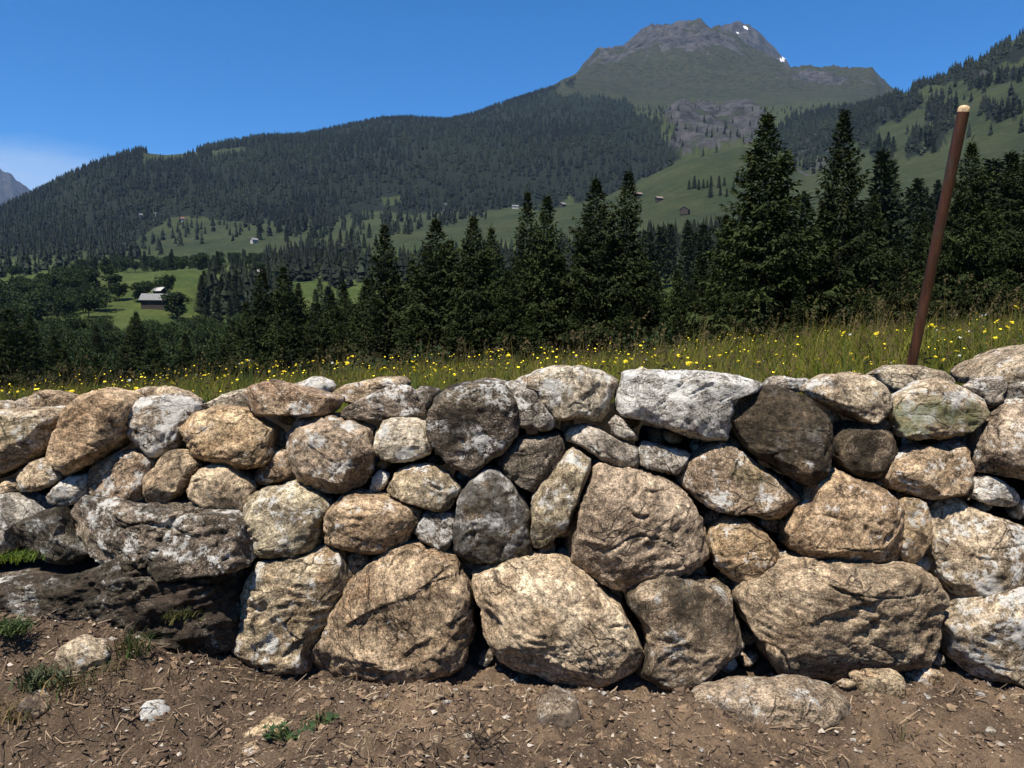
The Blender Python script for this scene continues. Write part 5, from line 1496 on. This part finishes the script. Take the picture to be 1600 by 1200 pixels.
house(1026, 314, 1000, 1320, 8, 6, 3.5, m_roof_b, 'second little brown hut out on the open pasture', 0.3, name='hut', cat='hut')
house(697, 333, 1250, 1600, 8, 7, 4.5, m_roof_g, 'tiny pale chalet by the lift pylon on the far meadow', 0.5, wall_m=m_plaster, name='chalet', cat='chalet')
house(805, 326, 1250, 1700, 12, 7, 4.5, m_roof_g, 'tiny pale chalet at the forest edge above the spire-topped spruce', 0.2, wall_m=m_plaster, name='chalet', cat='chalet')
for px, py, lab in ((251, 347, 'lift pylon with crossarm rising from the trees by the red-roofed chalet'), (698, 332, 'lift pylon with crossarm on the far meadow below the forest')):
    g = ground_at(px, py, 1250, 1900)
    root = empty('lift_pylon', g); tag(root, lab, 'pylon', 'lift pylons')
    V, Q = lathe([(0, 0.7), (1, 0.45)], (0, 0, -1), (0, 0.01, 17), 8); obj('mast', mesh_np('mast', V, Q), m_steel, root)
    V, Q = box(-3.6, 3.6, -0.35, 0.35, 16.6, 17.5); obj('crossarm', mesh_np('crossarm', V, Q, False), m_steel, root)

# ------------------------------------------------------------------ small things on the soil
def grow_ground(x, y): return z_near(np.asarray(x, float), np.asarray(y, float))
gr = np.random.default_rng(91)
# gravel and crumbs
NG = 19000
gx_ = gr.uniform(-2.4, 2.4, NG); gy_ = 1.7 + 0.95 * gr.random(NG)
gz_ = grow_ground(gx_, gy_)
sz = 0.0019 + 0.0100 * gr.random(NG) ** 4
octv = np.array([(1, 0, 0), (-1, 0, 0), (0, 1, 0), (0, -1, 0), (0, 0, 1), (0, 0, -1)], float)
octf = np.array([(0, 2, 4), (2, 1, 4), (1, 3, 4), (3, 0, 4), (2, 0, 5), (1, 2, 5), (3, 1, 5), (0, 3, 5)])
jit = octv[None] * gr.uniform(0.55, 1.3, (NG, 6, 1)) + gr.normal(0, 0.25, (NG, 6, 3))
jit[:, :, 2] *= 0.7
V = jit * sz[:, None, None] + np.stack([gx_, gy_, gz_ + sz * 0.2], 1)[:, None, :]
pal = np.array([(0.30, 0.22, 0.15), (0.19, 0.13, 0.085), (0.38, 0.33, 0.27), (0.11, 0.075, 0.05), (0.26, 0.18, 0.11), (0.085, 0.057, 0.04), (0.085, 0.057, 0.04), (0.15, 0.10, 0.065), (0.20, 0.14, 0.09), (0.12, 0.08, 0.055)])
cv = np.repeat(pal[gr.integers(0, len(pal), NG)] * gr.uniform(0.7, 1.2, (NG, 1)), 6, axis=0)
m_vc, t, bs, _ = new_mat('tinted_matter')
va = t.new('ShaderNodeVertexColor', layer_name='cover')
tc = t.new('ShaderNodeTexCoord')
t.l.new(t.mix(1.0, va.outputs[0], t.mix(t.noise(tc.outputs['Object'], 300, 4), c4((0.6, 0.6, 0.6)), c4((1.3, 1.3, 1.3))), 'MULTIPLY'), bs.inputs['Base Color'])
gravel = obj('gravel', mesh_np('gravel', V.reshape(-1, 3), (octf[None] + (np.arange(NG) * 6)[:, None, None]).reshape(-1, 3), False, cv), m_vc)
tag(gravel, 'loose gravel and crumbs of earth on the bare soil', 'gravel', kind='stuff')
NC = 1500
cx_ = np.where(gr.random(NC) < 0.6, gr.uniform(-2.3, 0.4, NC), gr.uniform(-0.4, 2.3, NC)); cy_ = 1.75 + 0.80 * gr.random(NC)
cs_ = 0.004 + 0.013 * gr.random(NC) ** 3
cv0, cf0 = csphere(2)
off_ = gr.uniform(0, 90, (NC, 1, 3))
CVv = cv0[None] * (1 + 1.0 * fbm((cv0[None] * 2.1 + off_).reshape(-1, 3), 2).reshape(NC, -1, 1)) * cs_[:, None, None] * gr.uniform(0.7, 1.3, (NC, 1, 3))
CVv = CVv + np.stack([cx_, cy_, grow_ground(cx_, cy_) - cs_ * 0.25], 1)[:, None, :]
cp_ = np.array([(0.16, 0.108, 0.068), (0.10, 0.068, 0.044), (0.21, 0.145, 0.09), (0.06, 0.042, 0.029)])
ccol = np.repeat(cp_[gr.integers(0, 4, NC)] * gr.uniform(0.75, 1.2, (NC, 1)), len(cv0), axis=0)
clods = obj('clods', mesh_np('clods', CVv.reshape(-1, 3), (cf0[None] + (np.arange(NC) * len(cv0))[:, None, None]).reshape(-1, 4), False, ccol), m_vc)
tag(clods, 'crumbling clods of dug earth on the bare soil', 'clods', kind='stuff')
# dry straw and rootlets lying about, thickest to the left
NS = 6000
sx_ = np.where(gr.random(NS) < 0.62, gr.uniform(-2.3, -0.2, NS), gr.uniform(-0.6, 2.3, NS)); sy_ = 1.75 + 0.85 * gr.random(NS)
az_ = gr.uniform(0, 6.28, NS); ln = 0.008 + 0.065 * gr.random(NS) ** 2.0; wdt = gr.uniform(0.0007, 0.0019, NS)
d = np.stack([np.cos(az_), np.sin(az_), gr.normal(0.05, 0.30, NS)], 1)
b0 = np.stack([sx_, sy_, grow_ground(sx_, sy_) + 0.002], 1)
e0 = b0 + d * ln[:, None]
e0[:, 2] = np.maximum(e0[:, 2], grow_ground(e0[:, 0], e0[:, 1]) + 0.001)
mm = (b0 + e0) / 2 + gr.normal(0, 0.12, (NS, 3)) * ln[:, None]; mm[:, 2] = np.maximum(mm[:, 2], (b0[:, 2] + e0[:, 2]) / 2 + 0.001)
sd = np.stack([-np.sin(az_), np.cos(az_), np.full(NS, 0.6)], 1) * wdt[:, None]
V = np.stack([b0 - sd, b0 + sd, mm + sd, mm - sd, e0 + sd * 0.5, e0 - sd * 0.5], 1).reshape(-1, 3)
i6 = np.arange(NS)[:, None] * 6
cs = np.array([(0.30, 0.23, 0.15), (0.26, 0.19, 0.12), (0.17, 0.12, 0.08), (0.08, 0.055, 0.04), (0.11, 0.08, 0.055), (0.06, 0.045, 0.03)])
cv = np.repeat(cs[gr.integers(0, len(cs), NS)], 6, axis=0)
litter = obj('straw_litter', mesh_np('straw_litter', V, np.concatenate([i6 + np.array([[0, 1, 2, 3]]), i6 + np.array([[3, 2, 4, 5]])]), True, cv), m_vc)
tag(litter, 'dry grass stalks and rootlets strewn over the soil', 'litter', kind='stuff')

# dead black twigs
m_twig = simple_mat('dead_twig', (0.028, 0.021, 0.017), 0.3, 40, 0.9)
m_twig2 = simple_mat('pale_twig', (0.24, 0.18, 0.12), 0.3, 40, 0.9)
def twig(px, py, size, seed, label, mat, n=5, flat=0.35):
    r = np.random.default_rng(seed)
    p0 = on_soil(px, py)
    V, Q, nv = [], [], 0
    for k in range(n):
        a = r.uniform(0, 6.28); L = size * r.uniform(0.5, 1.0)
        p = np.array([r.normal(0, size * 0.12), r.normal(0, size * 0.12), 0.003]); d_ = np.array([math.cos(a), math.sin(a) * 0.7, r.uniform(0.1, flat * 2)])
        d_ /= np.linalg.norm(d_)
        pts = [p]
        for q in range(5):
            d_ = d_ + r.normal(0, 0.22, 3); d_ /= np.linalg.norm(d_)
            p = p + d_ * L / 5
            p = np.array([p[0], p[1], max(p[2], 0.003)])
            pts.append(p)
        for q in range(5):
            rr0, rr1 = 0.0021 * (1 - q / 6), 0.0021 * (1 - (q + 1) / 6)
            v_, f_ = lathe([(0, rr0), (1, rr1)], pts[q], pts[q + 1] + 1e-5, 5)
            V.append(v_); Q.append(f_ + nv); nv += len(v_)
        for q in (2, 3):
            e_ = pts[q] + (r.normal(0, 1, 3) * np.array([1, 1, 0.6]) + np.array([0, 0, 0.4])) * L * 0.16
            v_, f_ = lathe([(0, 0.0012), (1, 0.0006)], pts[q], e_, 4)
            V.append(v_); Q.append(f_ + nv); nv += len(v_)
    o = obj('twig', mesh_np('twig', np.concatenate(V), np.concatenate(Q)), mat, None, p0)
    tag(o, label, 'twig')
twig(765, 1175, 0.15, 1, 'bundle of thin black twigs sticking out of the soil below the foundation gap', m_twig, 9, 0.6)
twig(1045, 1165, 0.10, 2, 'forked black twig lying below the mottled foundation stone', m_twig, 3)
twig(1300, 1180, 0.14, 3, 'black twigs lying on sandy soil under the half-buried slab', m_twig, 3, 0.1)
twig(720, 1140, 0.08, 4, 'sparse black rootlets beside the bundle of twigs', m_twig, 4)
twig(325, 1130, 0.16, 5, 'long pale dry stalk lying across the dark soil', m_twig2, 2, 0.1)
twig(1210, 1170, 0.06, 6, 'short pale stalk on the sandy soil', m_twig2, 1, 0.1)
twig(985, 1050, 0.09, 7, 'black rootlet hanging in the gap beside the mottled stone', m_twig, 2, 0.3)
twig(180, 1120, 0.16, 8, 'tangle of brown rootlets in the litter near the white quartz stone', simple_mat('root_brown', (0.09, 0.062, 0.042), 0.3, 40), 8, 0.3)

# grass tufts and weeds
m_tuft = foliage_mat('tuft', (1, 1, 1), True, 0.25, 0.1, 6)
def tuft(px, py, n, h, spread, cols, label, name='grass_tuft', cat='grass tuft', p=None, wd=0.0035, lean=(0.2, 1.0)):
    r = np.random.default_rng(int(px * 7 + py))
    p0 = on_soil(px, py) if p is None else np.array(p)
    bx = r.normal(0, spread, (n, 2))
    base = np.stack([bx[:, 0], bx[:, 1] * 0.7, np.full(n, -0.004)], 1)
    cols = np.array(cols)
    col = cols[r.integers(0, len(cols), n)] * r.uniform(0.7, 1.3, (n, 1))
    V, q4, q3, cv = blades(base, h * r.uniform(0.45, 1.1, n), wd * r.uniform(0.6, 1.3, n), r.uniform(lean[0], lean[1], n), r.uniform(0, 6.28, n), col)
    o = obj(name, mesh_np(name, V, [q4, q3], True, cv), m_tuft, None, p0)
    return tag(o, label, cat)
GC = [(0.05, 0.085, 0.025), (0.07, 0.10, 0.04), (0.16, 0.13, 0.06)]
DC = [(0.20, 0.15, 0.08), (0.13, 0.10, 0.05), (0.06, 0.08, 0.03)]
tuft(205, 1032, 110, 0.10, 0.025, GC, 'green grass tuft growing in front of the ledge cavity')
tuft(110, 1072, 150, 0.085, 0.05, GC + DC, 'half-dry grass tuft below the small tan stone')
tuft(65, 1075, 130, 0.07, 0.03, [(0.06, 0.085, 0.045), (0.09, 0.11, 0.06)], 'grey-green broad-bladed tuft at the foot of the bank', wd=0.008)
tuft(170, 1050, 60, 0.06, 0.03, DC, 'small straw-coloured tuft between two green tufts')
tuft(40, 1120, 160, 0.07, 0.06, DC, 'patch of dry grass over the sunken tan stone')
tuft(300, 1010, 26, 0.07, 0.015, GC, 'thin green blades in the dark cavity under the ledge')
tuft(500, 1150, 40, 0.07, 0.03, GC, 'thin green blades beside the leafy weed')
tuft(1410, 1155, 14, 0.08, 0.02, GC + DC, 'few thin green blades on the sandy soil')
pm = at(28, 872, 2.33)
tuft(28, 872, 260, 0.035, 0.030, [(0.10, 0.15, 0.02), (0.07, 0.11, 0.02)], 'bright green moss cushion on the bank beside the dark rock', 'moss_cushion', 'moss', pm, 0.005, (0.3, 1.4))
pm = at(8, 985, 2.28)
tuft(8, 985, 260, 0.05, 0.03, [(0.035, 0.06, 0.02), (0.05, 0.08, 0.03)], 'dark green mossy weed on the bank at the frame edge', 'moss_cushion', 'moss', pm, 0.006, (0.3, 1.4))
pm = at(285, 962, 2.33)
tuft(285, 962, 120, 0.03, 0.03, [(0.04, 0.05, 0.015), (0.06, 0.06, 0.02)], 'olive moss clump on the lower dark ledge', 'moss_cushion', 'moss', pm, 0.004, (0.3, 1.4))

m_weed = foliage_mat('weed_leaf', (0.030, 0.062, 0.026), False, 0.2, 0.0, 20)
def weed(px, py, n, size, label):
    p0 = on_soil(px, py)
    root = empty('leafy_weed', p0); tag(root, label, 'weed')
    r = random.Random(px)
    for k in range(n):
        a = r.uniform(0, 6.28); L = size * r.uniform(0.25, 1.0); z = size * r.uniform(0.15, 0.55)
        tip = np.array([math.cos(a) * L, math.sin(a) * L * 0.6, z])
        v_, f_ = lathe([(0, 0.0013), (1, 0.0008)], (0, 0, 0), tip, 4)
        # a lobed palm leaf
        lv, lf = [(0, 0, 0)], []
        R_ = 0.016 * r.uniform(0.7, 1.3); lob = 5
        for j in range(lob * 2 + 1):
            aa = -2.2 + 4.4 * j / (lob * 2)
            rr_ = R_ * (1.0 if j % 2 else 0.55)
            lv.append((rr_ * math.cos(aa), rr_ * math.sin(aa), 0.15 * rr_ * (1 if j % 2 else -1)))
        for j in range(lob * 2): lf.append((0, 1 + j, 2 + j))
        st = obj('stalk', mesh_np('stalk', v_, f_), m_stem, root)
        lo = obj('leaf', mesh_np('leaf', np.array(lv), np.array(lf), True), m_weed, root, tip)
        lo.rotation_euler = (r.uniform(-0.6, 0.9), r.uniform(-0.5, 0.5), a)
weed(455, 1165, 34, 0.075, 'dark green leafy weed with lobed leaves on the bare soil')
weed(505, 1140, 9, 0.04, 'small sprig of lobed leaves next to the larger weed')

# ------------------------------------------------------------------ haze
ztop = max(float(TZ.max()), float((FP[:, 2] + 30).max())) + 20
zbot = float(min(TZ.min(), GZ.min())) - 1.0
V, Q = box(-16500, 16500, -16500, 16500, zbot, ztop)
m_haze = bpy.data.materials.new('haze'); m_haze.use_nodes = True
hn, hl = m_haze.node_tree.nodes, m_haze.node_tree.links
hn.clear()
ho = hn.new('ShaderNodeOutputMaterial'); hv = hn.new('ShaderNodeVolumePrincipled')
hv.inputs['Color'].default_value = (0.34, 0.60, 1.0, 1)
hv.inputs['Density'].default_value = 2.4e-5
hv.inputs['Anisotropy'].default_value = 0.0
hl.new(hv.outputs[0], ho.inputs['Volume'])
haze = obj('haze', mesh_np('haze', V, Q, False), m_haze)
tag(haze, 'thin blue mountain haze over the valley', 'haze', kind='stuff')
